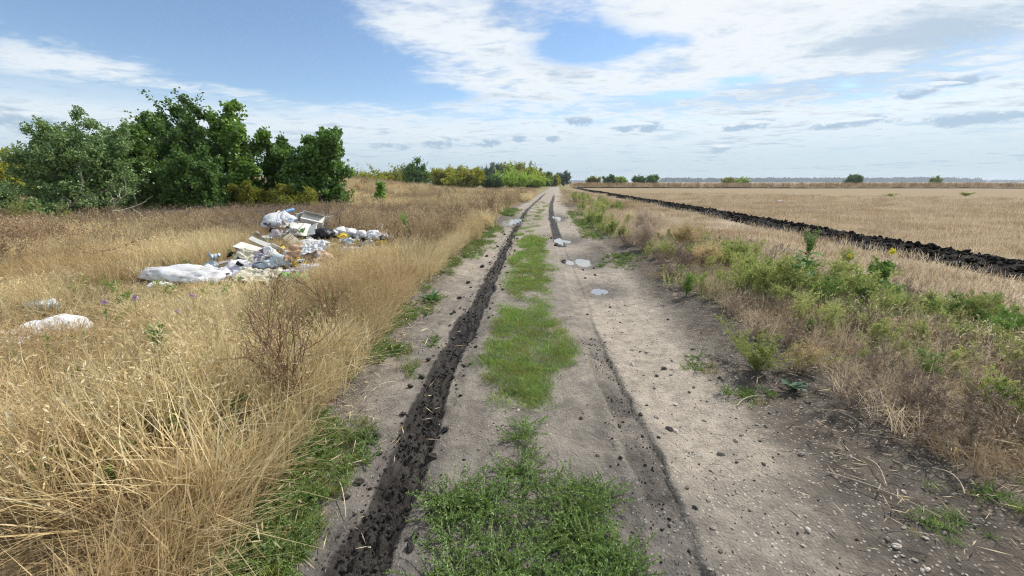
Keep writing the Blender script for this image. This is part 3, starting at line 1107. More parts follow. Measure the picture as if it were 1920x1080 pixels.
# the overhanging fringe at the track's left edge, leaning to the right
rg = np.random.default_rng(77)
fr = [tuft(560 + i, 60, .60, .13, .20, .0060, .5, (.30, -.15 + .1 * i), 3, None, STRAW, .7) for i in range(4)]
y = 1.0 + rg.random(300) ** 1.4 * 11
x = edgeL(y) - .10 - .28 * rg.random(300)
P_, ro, sc = place(x, y, rg, .6, 1.05, .1)
ro[:, 2] = rg.normal(-.25, .45, len(x))
scatter('dry_grass', fr, P_, ro, sc, rg.integers(0, 4, len(x)), 'loose dry grass fringe leaning out over the left edge of the track', 'grass')

# brown and rusty taller weeds further off on the left
brown = [tuft(600 + i, 80, .72, .40, .20, .011, .25, (0, 0), 2, (.07, .010, 4), STRAW_B) for i in range(4)]
brown += [sprig(620 + i, 5, .85, .22, 30, .035, .007, RUST, 1, 6, 0, .004) for i in range(3)]


def keepB(x, y, rng):
    d = np.hypot(x, y)
    k = x < edgeL(y) - .3
    k &= rng.random(len(x)) < sst(d, 7, 15) * (.25 + 1.3 * sst(fbm(x * .25, y * .25, 211, 3), .40, .62))
    k &= rng.random(len(x)) > heap_clear(x, y) * 1.2
    k &= ~((np.abs(x + 5.3) < 2.2) & (np.abs(y - 6.4) < 2.6))
    return k


x, y, rg = field_points(9, 6500, 8, 62, keepB, -1.0, .06, .9)
P_, ro, sc = place(x, y, rg, .75, 1.25, .1, -.02)
scatter('dry_weeds', brown, P_, ro, sc, rg.integers(0, len(brown), len(x)), 'rusty brown seeding weeds among the dry grass further up the left verge', 'weeds')

# grey bleached thicket of dead stems in front of the trees
greyt = [sprig(640 + i, 7, .75, .3, 14, .045, .004, GREY_TWIG, 1, 9, 0, .004) for i in range(4)]
rg = np.random.default_rng(31)
m_ = 900
x = np.minimum(np.concatenate([rg.normal(-11.5, 2.6, m_), rg.normal(-6.6, .8, 260), rg.normal(-9, 3.5, 300)]), -3.2 - 2 * rg.random(m_ + 560))
y = np.concatenate([rg.normal(14.6, 1.6, m_), rg.normal(10.9, .5, 260), rg.normal(17, 2.5, 300)])
P_, ro, sc = place(x, y, rg, .6, 1.15, .15, -.02)
scatter('dead_stems', greyt, P_, ro, sc, rg.integers(0, 4, len(x)), 'grey brown thicket of dead weed stems in front of the trees', 'dead stems')

# scattered green shoots in the left grass
shoots = [sprig(660 + i, 4, .42, .3, 26, .05, .008, [BLUEG, SAGE, GREENISH][i % 3], 1, 4, 0, .003) for i in range(5)] + [tuft(670 + i, 24, .40, .07, .3, .009, .5, (0, 0), 4, None, GREENISH) for i in range(3)]


def keepS(x, y, rng):
    k = x < edgeL(y) - .25
    k &= rng.random(len(x)) < sst(fbm(x * .55 + 9, y * .55, 221, 3), .50, .66)
    k &= rng.random(len(x)) > heap_clear(x, y) * 1.3
    return k


x, y, rg = field_points(12, 3800, 2.0, 45, keepS, -1.05, .06, .8)
P_, ro, sc = place(x, y, rg, .6, 1.15, .15)
sc *= (.75 + .5 * sst(np.hypot(x, y), 8, 30))[:, None]
scatter('green_shoots', shoots, P_, ro, sc, rg.integers(0, len(shoots), len(x)), 'scattered green shoots and weeds among the dry grass on the left', 'weeds')

# ---- green growth on the track
lawn = [tuft(700 + i, 84, .060, .11, .70, .0040, .6, (0, 0), 2, None, [LAWN, LAWN, LAWN, KNOT, LAWN, GREENISH][i], .6) for i in range(6)]
lawn += [tuft(710 + i, 60, .055, .11, .9, .0045, .7, (0, 0), 2, None, [LAWN, KNOT, GREENISH][i % 3], .6) for i in range(4)]


def patch_mask(x, y):
    n_ = fbm(x * 4, y * 2.2, 231, 4)
    m = np.where(np.abs(x + .12) < .42 + .2 * (n_ - .5), .20, 0.0)
    # (cx, cy, sx, sy, strength)
    for (cx, cy, sx, sy, k) in ((-.06, 4.05, .50, .85, 1.0), (-.15, 3.3, .33, .38, .8), (-.10, 4.75, .42, .5, .95), (-.12, 5.35, .42, .35, .6),
                                (-.14, 7.0, .44, 1.15, 1.05), (-.18, 8.5, .40, 1.0, 1.0), (-.14, 11.0, .36, 1.5, .9), (-.1, 5.9, .5, .5, .62),
                                (-.1, 2.75, .30, .30, .30), (-.12, 6.1, .45, .9, .55), (-.12, 9.8, .4, 1.6, .62), (-.1, 15, .25, 1.8, .42), (.1, 21, .25, 3, .33), (.35, 30, .3, 5, .3)):
        q_ = ((x - cx) / sx) ** 2 + ((y - cy) / sy) ** 2
        m = np.maximum(m, k * (1 - sst(q_, .45, 1.25)))
    n2_ = fbm(x * 11, y * 7, 233, 3)
    return np.clip(sst(m + (n_ - .5) * 1.5, .30, .85) * (.35 + 1.1 * sst(n2_, .32, .6)), 0, 1) * np.where(m > .02, 1, 0)


rg = np.random.default_rng(41)
y = 2.8 + rg.random(8500) ** 1.5 * 32
x = xc(y) - .1 + rg.uniform(-.75, .75, 8500)
k = rg.random(8500) < patch_mask(x - (xc(y) - xc(np.array(4.))), y) * (.35 + .65 * (1 - sst(y, 12, 30)))
x, y = x[k], y[k]
P_, ro, sc = place(x, y, rg, .65, 1.25, .2)
sc *= (1 + .5 * sst(y, 6, 14))[:, None]
scatter('green_grass', lawn, P_, ro, sc, rg.integers(0, len(lawn), len(x)), 'bright green short grass in patches along the crown of the track', 'grass')

# knotgrass: stems lying along the ground with many small leaves
def knot(seed, n, L, rise, mat):
    rng = np.random.default_rng(seed)
    mb = MB()
    for i in range(n):
        a = rng.uniform(0, 6.283)
        ll = L * rng.uniform(.5, 1.1)
        t = np.linspace(0, 1, 6)
        c = rng.normal(0, .35)
        st = np.stack([np.cos(a + c * t) * ll * t, np.sin(a + c * t) * ll * t, .012 + rise * (t ** 1.2) * rng.uniform(.4, 1.3)], 1)
        mb.tube(st, np.linspace(.0022, .0010, 6), 3)
        k = 46
        f = rng.random(k) ** .85
        p = np.stack([np.interp(f, t, st[:, c_]) for c_ in range(3)], 1)
        d = rdir(rng, k) * .9 + np.array([math.cos(a), math.sin(a), .55])[None] * .8
        d /= np.linalg.norm(d, axis=1)[:, None]
        mb.leaves(p, d, perp(rng, d), .017 * rng.uniform(.6, 1.3, k), .0034 * rng.uniform(.7, 1.3, k), .05)
    me = mb.mesh('knotgrass')
    me.materials.append(mat)
    return me


KN = [knot(740 + i, 11, .20 + .02 * (i % 3), .055 + .03 * (i % 2), KNOT) for i in range(6)]
rg = np.random.default_rng(43)
x = rg.uniform(-.75, .75, 4200)
y = rg.uniform(.9, 2.75, 4200)
mm = np.maximum.reduce([1 - sst(((x - .02) / .46) ** 2 + ((y - 1.38) / .50) ** 2, .55, 1.05), .8 * (1 - sst(((x + .28) / .24) ** 2 + ((y - 1.78) / .20) ** 2, .5, 1.1)), .85 * (1 - sst(((x - .22) / .22) ** 2 + ((y - 1.84) / .20) ** 2, .5, 1.1)), .5 * (1 - sst(((x + .05) / .09) ** 2 + ((y - 2.25) / .35) ** 2, .5, 1.1))])
mm = mm * (.35 + .65 * sst(fbm(x * 5, y * 5, 241, 3), .30, .52))
k = rg.random(4200) < mm * .155
x, y = x[k], y[k]
P_, ro, sc = place(x, y, rg, .55, 1.05, .1)
scatter('knotgrass', KN, P_, ro, sc, rg.integers(0, 6, len(x)), 'low spreading mat of knotgrass on the crown of the track nearest the camera', 'knotgrass')

# green strip along the left edge of the track: knotgrass and short grass
rg = np.random.default_rng(45)
n_ = 9000
y = 1.1 + rg.random(n_) ** 1.5 * 24
x = edgeL(y) + rg.normal(.03, .22, n_)
gm = sst(fbm(x * 1.6, y * 1.1, 251, 4), .40, .58)
k = (rg.random(n_) < gm * .55) & ~((y > 16.2) & (y < 20.6)) & (x < lrx(y) - .24) & (x > edgeL(y) - .55)
k &= ~((np.abs(y - 2.75) < .25))
x, y = x[k], y[k]
P_, ro, sc = place(x, y, rg, .5, 1.0, .2)
sc *= (1 + .5 * sst(y, 6, 14))[:, None]
ed = [tuft(760 + i, 30, .09, .06, .6, .0042, .6, (0, 0), 3, None, [KNOT, GREENISH, LAWN][i % 3]) for i in range(5)] + [knot(770 + i, 8, .13, .05, KNOT) for i in range(3)]
scatter('verge_greenery', ed, P_, ro, sc, rg.integers(0, len(ed), len(x)), 'low patchy green weeds along the left edge of the track', 'weeds')
# and a few green spots on the right side of the lane
rg = np.random.default_rng(46)
cs = [(1.72, 8.3, .35, .5), (1.5, 3.55, .16, .22), (2.0, 9.0, .4, .6), (1.85, 13, .35, 1.2), (1.95, 16, .4, 2), (1.72, 3.0, .22, .16), (2.05, 20, .4, 3), (2.0, 1.75, .2, .12), (2.4, 1.9, .25, .15)]
xs, ys = [], []
for (cx, cy, sx, sy) in cs:
    m_ = int(14 + 520 * sx * sy)
    xs.append(rg.normal(cx, sx * .5, m_) + 0 * cy)
    ys.append(rg.normal(cy, sy * .5, m_))
x, y = np.concatenate(xs), np.concatenate(ys)
k = rg.random(len(x)) < .55
x, y = x[k], y[k]
P_, ro, sc = place(x, y, rg, .35, .85, .2)
sc *= (1 + .6 * sst(y, 6, 14))[:, None]
scatter('verge_greenery', ed, P_, ro, sc, rg.integers(0, len(ed), len(x)), 'small spots of green weeds along the right edge of the track', 'weeds')

# ---- right verge
brome = dry_patch(800, 430, .28, .36, .0040, 3, (.04, .0042, 3), .5, STRAW_P) + dry_patch(820, 400, .28, .32, .0046, 3, (.035, .004, 3), .5, STRAW_B)[:3]
bromem = dry_patch(830, 620, .50, .36, .0065, 2, (.05, .006, 2), .5, STRAW_P) + dry_patch(840, 560, .50, .32, .0070, 2, None, .5, STRAW_B)[:4]
bromef = dry_patch(850, 700, 1.0, .40, .016, 2, None, .45, STRAW_P)[:3] + dry_patch(860, 700, 1.0, .40, .016, 2, None, .45, STRAW_B)[:4]
deadw = [sprig(830 + i, 9, .30, .7, 14, .022, .003, GREY_TWIG, 1, 8, 0, .002) for i in range(3)]


def verge_h(x, y):
    return sst(x, edgeR(y) + .05, edgeR(y) + .85)


def keepR(x, y, rng):
    e = edgeR(y)
    k = (x > e + .20 + .60 * (1 - sst(y, 1.5, 2.9)) + .28 * rng.random(len(x))) & (x < 7.8)
    k &= rng.random(len(x)) < (verge_h(x, y) * .9 + .12) * (1 - .88 * sst(x, 4.4, 5.6) * (1 - sst(y, 14, 24)))
    k &= fbm(x * 1.2, y * 1.2, 261, 3) > .24
    return k


for (pr, sd_, cell, r0, r1, lab) in ((brome, 21, .44, 1.2, 7.5, 'drooping beige dry grass covering the right verge nearest the camera'), (bromem, 22, .85, 7.5, 19, 'beige and brown dry grass in the middle of the right verge'), (bromef, 23, 1.7, 19, 75, 'brown dry grass along the far right verge')):
    x, y, rg = grid_points(sd_, cell, r0, r1, keepR, -.02, 1.06)
    hs = (.55 + .6 * fbm(x * .8, y * .8, 263, 3)) * (.45 + .6 * verge_h(x, y)) * (1 - .45 * sst(x, 4.6, 6.0))
    P_, ro, sc = place(x, y, rg, .9, 1.1, .07, -.01, hs * 1.05 * (.55 + .45 * sst(x - edgeR(y), .3, 1.3)) * (.7 + .3 * sst(y, 2, 4)))
    scatter('dry_verge_grass', pr, P_, ro, sc, rg.integers(0, len(pr), len(x)), lab, 'grass')
x, y, rg = field_points(24, 700, 2, 12, keepR, -.02, 1.02, .6)
P_, ro, sc = place(x, y, rg, .6, 1.2, .15)
scatter('dead_stems', deadw, P_, ro, sc, rg.integers(0, 3, len(x)), 'grey dead weed stems scattered through the right verge', 'dead stems')

# green feathery weeds on the right verge
feath = [sprig(850 + i, 9, .42, .32, 34, .034, .0040, SAGE, 1, 7, 0, .0025, 1.1) for i in range(4)] + [sprig(860 + i, 9, .42, .34, 36, .034, .0045, BLUEG, 1, 7, 0, .0025, 1.1) for i in range(3)]
feath += [tuft(870 + i, 40, .36, .12, .35, .005, .6, (0, 0), 4, (.04, .004, 4), SAGE) for i in range(2)]
# (cx, cy, sx, sy, n, which, scale)
GW = [(3.55, 5.3, .65, .75, 95, 0, 1.05), (4.25, 4.7, .55, .6, 95, 0, .85), (3.0, 5.9, .5, .7, 45, 0, .8), (4.9, 4.0, .50, .50, 90, 1, .8), (4.25, 3.3, .32, .35, 40, 1, .72), (5.1, 4.7, .45, .40, 40, 1, .62),
      (4.0, 3.9, .35, .35, 30, 0, .7), (3.7, 7.9, .45, .5, 60, 0, .85), (2.4, 13, .35, 1.2, 45, 0, .8), (2.3, 16.5, .4, 2.0, 60, 0, .85), (2.7, 21, .6, 3.0, 60, 0, 1.0), (4.0, 11.5, 1.2, 2.0, 50, 0, .6), (3.3, 2.7, .35, .3, 16, 0, .5), (4.1, 25, .8, 5, 60, 0, 1.1), (3.6, 35, 1, 8, 60, 0, 1.1), (2.9, 4.3, .3, .5, 14, 0, .7), (3.2, 3.6, .5, .5, 26, 0, .6), (3.9, 2.8, .5, .4, 44, 0, .6), (3.4, 2.3, .4, .3, 22, 0, .5), (2.9, 8.8, .5, 1.0, 26, 0, .6)]
xs, ys, ix, ss = [], [], [], []
rg = np.random.default_rng(61)
for (cx, cy, sx, sy, m_, wh, sc0) in GW:
    m_ = int(m_ * .62)
    xs.append(rg.normal(cx, sx * .6, m_))
    ys.append(rg.normal(cy, sy * .6, m_))
    ix.append(np.where(rg.random(m_) < .3, rg.integers(7, 9, m_), np.where(rg.random(m_) < .85, rg.integers(0, 4, m_), rg.integers(4, 7, m_)) if wh == 0 else rg.integers(2, 6, m_)))
    ss.append(sc0 * (1.35 if cx < 3.9 else 1.1) * rg.uniform(.6, 1.1, m_))
x, y, ix, ss = map(np.concatenate, (xs, ys, ix, ss))
k = x > edgeR(y) + .3
x, y, ix, ss = x[k], y[k], ix[k], ss[k]
P_, ro, sc = place(x, y, rg, 1, 1, .14)
scatter('green_weeds', feath, P_, ro, sc * ss[:, None], ix, 'feathery pale green weeds in drifts along the right verge', 'weeds')

# straw litter and broken stalks on the ground
def straws(seed, n, L, mat, rad=.2, lift=.02):
    rng = np.random.default_rng(seed)
    mb = MB()
    p = np.stack([rng.normal(0, rad, n), rng.normal(0, rad, n), rng.random(n) * lift + .003], 1)
    a = rng.uniform(0, 6.283, n)
    d = np.stack([np.cos(a), np.sin(a), rng.normal(0, .12, n)], 1)
    b = np.stack([-np.sin(a), np.cos(a), rng.normal(0, .3, n)], 1)
    mb.leaves(p, d, b, L * rng.uniform(.3, 1.2, n), .0022 * rng.uniform(.6, 1.6, n))
    me = mb.mesh('straw')
    me.materials.append(mat)
    return me


lit = [straws(900 + i, 34, .085, [STRAW, STRAW_P, GREY_TWIG][i % 3]) for i in range(6)]


def keepT(x, y, rng):
    return ((x > edgeR(y) - .05) & (x < 8.6)) | ((x < edgeL(y) + .25) & (rng.random(len(x)) < .4))


x, y, rg = field_points(71, 7500, 1.5, 16, keepT, -.9, 1.02, .7)
P_, ro, sc = place(x, y, rg, .7, 1.5, .05)
dens = rg.random(len(x)) < np.where(x > 4.3, 1, np.where(x > 0, .40 * sst(x, edgeR(y) + .1, edgeR(y) + 1.1) + .03, 1))
scatter('straw_litter', lit, P_[dens], ro[dens], sc[dens], rg.integers(0, 6, len(x))[dens], 'broken straw and dead stalks littering the ground beside the track', 'straw litter')

# stubble on the strip this side of the ridge and on the field
stub = [tuft(920 + i, 130, .15, .75, .28, .010, .3, (0, 0), 1, None, [STRAW_B, STRAW_P, STRAW_P][i % 3], .6) for i in range(5)]


def keepU(x, y, rng):
    k = (x > 4.6) & (x < 7.9) & (rng.random(len(x)) < .25 + 1.1 * sst(fbm(x * .9, y * .9, 271, 3), .42, .6))
    return k | (x > 10.2 + .014 * y)


x, y, rg = field_points(81, 5500, 5, 60, keepU, .02, 1.02, 1.0)
P_, ro, sc = place(x, y, rg, .7, 1.2, .08, -.01)
sc *= (1 + .5 * sst(np.hypot(x, y), 15, 50))[:, None]
scatter('stubble', stub, P_, ro, sc, rg.integers(0, 5, len(x)), 'short brown cereal stubble standing on the harvested field', 'stubble')

# far edge of the field: band of dry weeds
x = np.random.default_rng(91).uniform(12, 320, 2600)
rg = np.random.default_rng(92)
y = 140 + rg.normal(0, 5, len(x)) + .06 * x
P_, ro, sc = place(x, y, rg, 1.3, 2.4, .08)
scatter('dry_weeds', brown, P_, ro, sc, rg.integers(0, len(brown), len(x)), 'thin brown band of dry weeds along the far edge of the stubble field', 'weeds')

# gravel and mud crumbs too many to count
gv = [lump_mesh('grain', 70 + i, 1, .35, (1, .7, .5), [ST_PALE, ST_GREY, ST_PALE, ST_DARK][i % 4]) for i in range(8)]


def keepG(x, y, rng):
    s = x - xc(y)
    k = (x > edgeL(y)) & (x < edgeR(y) + .75)
    return k & (rng.random(len(x)) < (.22 + .78 * sst(s, .75, 1.2)) * (1 - .9 * ruts(x, y)[0]) * (.35 + 1.1 * sst(fbm(x * 1.5, y * 1.5, 281, 3), .35, .6)))


x, y, rg = field_points(101, 34000, 1.2, 9, keepG, -.8, .95, .25)
P_, ro, sc = place(x, y, rg, .0, 1, .5, .001)
s = .0016 + .0095 * rg.random(len(x)) ** 3.2
scatter('gravel', gv, P_, ro, np.stack([s] * 3, 1), rg.integers(0, 8, len(x)), 'fine loose gravel strewn over the track', 'gravel')

cr = [lump_mesh('crumb', 80 + i, 1, .45, (1, .8, .7), MUD) for i in range(6)]
rg = np.random.default_rng(103)
y = 1.15 + rg.random(5200) ** 1.8 * 22
x = lrx(y) + np.clip(rg.normal(0, .075, 5200), -.15, .15)
P_, ro, sc = place(x, y, rg, .0, 1, .8, .002)
s = (.003 + .016 * rg.random(5200) ** 4.0) * (1 + .03 * y)
y2 = np.concatenate([1.3 + rg.random(700) * 3, 11 + rg.random(700) * 14])
x2k = np.concatenate([rg.random(700) < .7, np.ones(700, bool)])
x2 = rrx(y2) + rg.normal(0, .075, 1400)
P2, ro2, _ = place(x2, y2, rg, 0, 1, .8, .002)
s2 = (.0025 + .010 * rg.random(1400) ** 4) * (1 + .05 * y2)
P_, ro, s = np.concatenate([P_, P2[x2k]]), np.concatenate([ro, ro2[x2k]]), np.concatenate([s, s2[x2k]])
scatter('mud_crumbs', cr, P_, ro, np.stack([s] * 3, 1), rg.integers(0, 6, len(s)), 'crumbled black mud lying in the wheel ruts', 'mud')
rg = np.random.default_rng(104)
y = 4 + rg.random(3800) ** 1.6 * 70
x = 8.75 + .016 * y + np.clip(rg.normal(0, .5, 3800), -1.05, 1.05)
u_ = (x - 8.75 - .016 * y) / 1.05
z = H(x, y) + .02 + .14 * (1 - np.abs(u_) ** 3) * rg.uniform(.5, 1, 3800)
s = .02 + .075 * rg.random(3800) ** 2.8
ro = np.stack([rg.uniform(-1, 1, 3800), rg.uniform(-1, 1, 3800), rg.uniform(0, 6.3, 3800)], 1)
cl_ = scatter('soil_clods', bclod_me, np.stack([x, y, z], 1), ro, np.stack([s] * 3, 1), rg.integers(0, 6, 3800), None, None)
cl_.parent = ridge


# ================================================================ single weeds, shrubs
def thing(name, loc, label, cat, group=None, rz=0.0, scale=None):
    o = bpy.data.objects.new(name, None)
    C.objects.link(o)
    o.location = loc
    o.rotation_euler = (0, 0, rz)
    if scale:
        o.scale = (scale,) * 3
    o.empty_display_size = .2
    o['label'] = label
    o['category'] = cat
    if group:
        o['group'] = group
    return o


def gp(x, y, dz=0.0):
    return (x, y, zat(x, y) + dz)


DRYSTEM = bark_mat('dry_brown_stem', (.17, .10, .06), (.29, .19, .12), 60)
TWIG = bark_mat('grey_twig', (.12, .10, .09), (.24, .205, .18), 40)
GSTEM = bark_mat('green_stem', (.16, .22, .07), (.22, .29, .10), 40)


def branching(mb, rng, p0, d0, L, r, depth, spread, k, wob=.12, up=.15, tips=None, sides=5):
    n_ = 6
    pts = [np.array(p0, float)]
    d = np.array(d0, float)
    d /= np.linalg.norm(d)
    for i in range(n_ - 1):
        d = d + rng.normal(0, wob, 3) + np.array([0, 0, up * .3])
        d /= np.linalg.norm(d)
        pts.append(pts[-1] + d * L / (n_ - 1))
    pts = np.array(pts)
    mb.tube(pts, np.linspace(r, r * .5, n_), sides if depth > 1 else 3)
    if tips is not None and depth <= 1:
        tips.append(pts)
    if depth > 0:
        for j in range(k):
            f = rng.uniform(.2, 1.0)
            q_ = np.array([np.interp(f, np.linspace(0, 1, n_), pts[:, c]) for c in range(3)])
            dd = (pts[-1] - pts[0]) / L + rng.normal(0, spread, 3) + np.array([0, 0, up])
            branching(mb, rng, q_, dd, L * rng.uniform(.38, .68), r * .55, depth - 1, spread, k, wob, up, tips, sides)


def dry_shrub(name, x, y, h, label, seed, k=5, nst=5, mat=DRYSTEM, chaff=None, spread=.6, n_chaff=6, cs=.014):
    rng = np.random.default_rng(seed)
    t = thing(name, gp(x, y, -.01), label, 'dry shrub')
    mb = MB()
    tips = []
    for i in range(nst):
        a = rng.uniform(0, 6.283)
        l = rng.uniform(.05, .55)
        branching(mb, rng, (0.02 * math.cos(a), .02 * math.sin(a), 0), (math.cos(a) * l, math.sin(a) * l, 1), h * rng.uniform(.55, .85), .0065 * h / .8, 2, spread, k, .10, .22, tips)
    link('stems', mb.mesh('stems'), mat, parent=t)
    if chaff:
        mc = MB()
        for tp in tips:
            kk = n_chaff
            f = rng.uniform(.2, 1, kk)
            p = np.stack([np.interp(f, np.linspace(0, 1, len(tp)), tp[:, c]) for c in range(3)], 1)
            d = rdir(rng, kk)
            mc.leaves(p, d, perp(rng, d), cs * rng.uniform(.5, 1.3, kk), cs * .25)
        link('seed_heads', mc.mesh('seed_heads'), chaff, parent=t)
    return t


dry_shrub('dry_shrub', -1.60, 2.42, .80, 'tall brown leafless shrub at the left edge of the track, nearest one', 1, 6, 8, chaff=RUST)
dry_shrub('dry_shrub', -2.05, 3.65, .62, 'smaller brown dry shrub just behind the big leafless shrub', 2, 5, 5, chaff=RUST)
dry_shrub('dry_shrub', -2.85, 4.05, .62, 'brown dry shrub standing in front of the rubbish heap among grass', 3, 5, 5, chaff=RUST)
dry_shrub('dry_shrub', -3.2, 5.0, .52, 'reddish dry shrub close in front of the green plastic bag', 4, 5, 5, chaff=RUST)
dry_shrub('dry_shrub', -1.98, 17.5, .95, 'rusty brown dry bush at the left track edge near the wide puddle', 5, 6, 7, chaff=RUST, n_chaff=10, cs=.03)
dry_shrub('tumbleweed', 2.85, 10.6, .74, 'large bleached pinkish tumbleweed on the right verge beside the dark soil', 6, 8, 11, PALEBUSH, PALEBUSH, .75, 20, .022)
dry_shrub('tumbleweed', 2.55, 9.6, .60, 'bleached tumbleweed at the track edge in front of the larger pinkish one', 7, 8, 9, PALEBUSH, PALEBUSH, .75, 20, .02)
dry_shrub('tumbleweed', 3.45, 9.5, .62, 'cream coloured bushy tumbleweed right of the pinkish ones', 8, 8, 9, CREAM, CREAM, .75, 20, .022)
dry_shrub('tumbleweed', 2.98, 7.2, .50, 'cream dry bush left of the round green weed on the right verge', 9, 8, 9, CREAM, CREAM, .75, 20, .02)
dry_shrub('tumbleweed', 2.55, 7.0, .40, 'grey brown dead bush between the bare soil and the cream bush', 10, 7, 9, GREY_TWIG, GREY_TWIG, .8, 8, .02)
dry_shrub('tumbleweed', 2.32, 3.35, .24, 'low tan dry tuft behind the blue green rosette by the track', 11, 7, 8, CREAM, CREAM, .8, 8, .014)


def weed(name, x, y, label, me_list, scale=1.0, cat='weed', stem=None):
    t = thing(name, gp(x, y), label, cat, scale=scale)
    for nm, me, mt in me_list:
        link(nm, me, mt, parent=t)
    return t


weed('feathery_weed', 1.98, 3.42, 'pale green feathery weed standing alone at the right edge of the track', [('foliage', sprig(1001, 22, .38, .95, 40, .03, .0036, SAGE, 1, 10, 0, .0022), None)])
weed('bushy_weed', 3.66, 7.9, 'round blue green bushy weed on the right verge behind the tall leafy plant', [('foliage', sprig(1002, 22, .5, .42, 46, .045, .0045, SAGE, 1, 8, 0, .003), None)])
weed('bushy_weed', 5.0, 6.0, 'dark green bushy weed topped with yellow flowers on the right verge', [('foliage', sprig(1003, 12, .5, .4, 40, .05, .010, BLUEG, 1, 8, 0, .003), None)])


def blade_leaf(L, W, droop, n_=6, fold=.18):
    """one broad leaf along +X, drooping"""
    t = np.linspace(0, 1, n_)
    x = L * t * np.cos(droop * t * .6)
    z = L * (.25 * t - droop * .75 * t ** 2)
    w = W * np.sin(np.clip(t * 1.02, 0, 1) * math.pi) ** .7 * (1 - .35 * t)
    V_ = np.concatenate([np.stack([x, -w, z + fold * w], 1), np.stack([x, 0 * w, z], 1), np.stack([x, w, z + fold * w], 1)])
    F_ = []
    for r_ in range(2):
        for i in range(n_ - 1):
            F_.append([r_ * n_ + i, r_ * n_ + i + 1, (r_ + 1) * n_ + i + 1, (r_ + 1) * n_ + i])
    return mesh_np('leaf', V_, [np.array(F_)], True)


BROAD = plant_mat('broad_leaf', [(.09, .19, .045), (.13, .25, .06), (.07, .15, .05)], .35, .012, rough=.55)
BLUELEAF = plant_mat('blue_green_leaf', [(.10, .17, .11), (.13, .21, .13), (.08, .14, .09)], .25, .015, rough=.55)
GREENTOP = plant_mat('green_flower_spike', [(.22, .33, .10), (.28, .40, .14), (.17, .27, .08)], .35)


def leafy_plant(x, y, h, label, seed, nl, L, W, top=True):
    rng = np.random.default_rng(seed)
    t = thing('leafy_plant', gp(x, y), label, 'plant', rz=rng.uniform(0, 6))
    mb = MB()
    tt = np.linspace(0, 1, 8)
    st = np.stack([.05 * h * np.sin(tt * 2), .04 * h * tt, h * tt], 1)
    mb.tube(st, np.linspace(.011, .004, 8) * h, 6)
    link('stem', mb.mesh('stem', True), GSTEM, parent=t)
    for i in range(nl):
        f = .22 + .68 * i / nl
        me = blade_leaf(L * (1.15 - .55 * f) * rng.uniform(.75, 1.15), W * (1.1 - .5 * f), rng.uniform(.35, 1.1))
        o = link('leaf', me, BROAD, parent=t, loc=tuple(np.interp(f, tt, st[:, c]) for c in range(3)))
        o.rotation_euler = (rng.normal(0, .25), rng.uniform(-.5, .1), i * 2.4 + rng.normal(0, .3))
    if top:
        mt = MB()
        for j in range(9):
            a = rng.uniform(0, 6.283)
            p0 = st[-1] * rng.uniform(.80, 1.0)
            d = np.array([math.cos(a) * .35, math.sin(a) * .35, 1.0])
            k = 70
            f = rng.random(k)
            p = p0[None] + d[None] * (f * .26 * h)[:, None] + rng.normal(0, .012, (k, 3))
            dd = rdir(rng, k) + np.array([0, 0, .7])
            dd /= np.linalg.norm(dd, axis=1)[:, None]
            mt.leaves(p, dd, perp(rng, dd), .035 * rng.uniform(.5, 1.3, k), .006)
        link('flower_spike', mt.mesh('flower_spike'), GREENTOP, parent=t)
    return t


leafy_plant(3.52, 5.45, .80, 'tall plant with large drooping leaves and green spikes standing above the weeds', 21, 18, .26, .075)
leafy_plant(4.75, 5.75, .38, 'short dark leafy plant in front of the yellow flowers on the right verge', 22, 14, .20, .07, False)
leafy_plant(-8.2, 5.6, .62, 'green leafy plant rising at the left edge of the photo', 23, 16, .2, .03, True)
leafy_plant(-2.55, 3.2, .42, 'single small green shoot among the straw left of the dry shrub', 24, 10, .12, .022, False)
for (x, y, h, lb, sd_) in ((-2.9, 2.75, .42, 'green stalk with narrow leaves in the straw nearest the camera', 25), (-2.75, 8.6, .75, 'pale green weed in the dry grass right of the rubbish', 26)):
    leafy_plant(x, y, h, lb, sd_, 12, .13, .016, True)


def rosette(x, y, r_, label, seed, nl, W, mat):
    rng = np.random.default_rng(seed)
    t = thing('leaf_rosette', gp(x, y, .01), label, 'plant')
    for i in range(nl):
        me = blade_leaf(r_ * rng.uniform(.7, 1.1), W * rng.uniform(.8, 1.2), rng.uniform(.25, .75))
        o = link('leaf', me, mat, parent=t)
        o.rotation_euler = (rng.normal(0, .2), -rng.uniform(.25, .95), i * 2.4 + rng.normal(0, .2))


rosette(2.06, 3.05, .13, 'small blue green rosette of leaves at the right edge of the track', 31, 11, .022, BLUELEAF)
rosette(-1.45, 5.45, .22, 'dark green leaf rosette in the short grass left of the black rut', 32, 18, .03, BROAD)
rosette(4.8, 4.15, .14, 'dark leaved plant beside the white litter scrap in the right weeds', 33, 10, .035, BROAD)

# yellow flower tops
YEL = plant_mat('yellow_flower', [(.62, .55, .05), (.70, .62, .10), (.5, .48, .05)], .3)
PUR = plant_mat('purple_flower', [(.36, .20, .50), (.45, .28, .58), (.30, .16, .42)], .3)


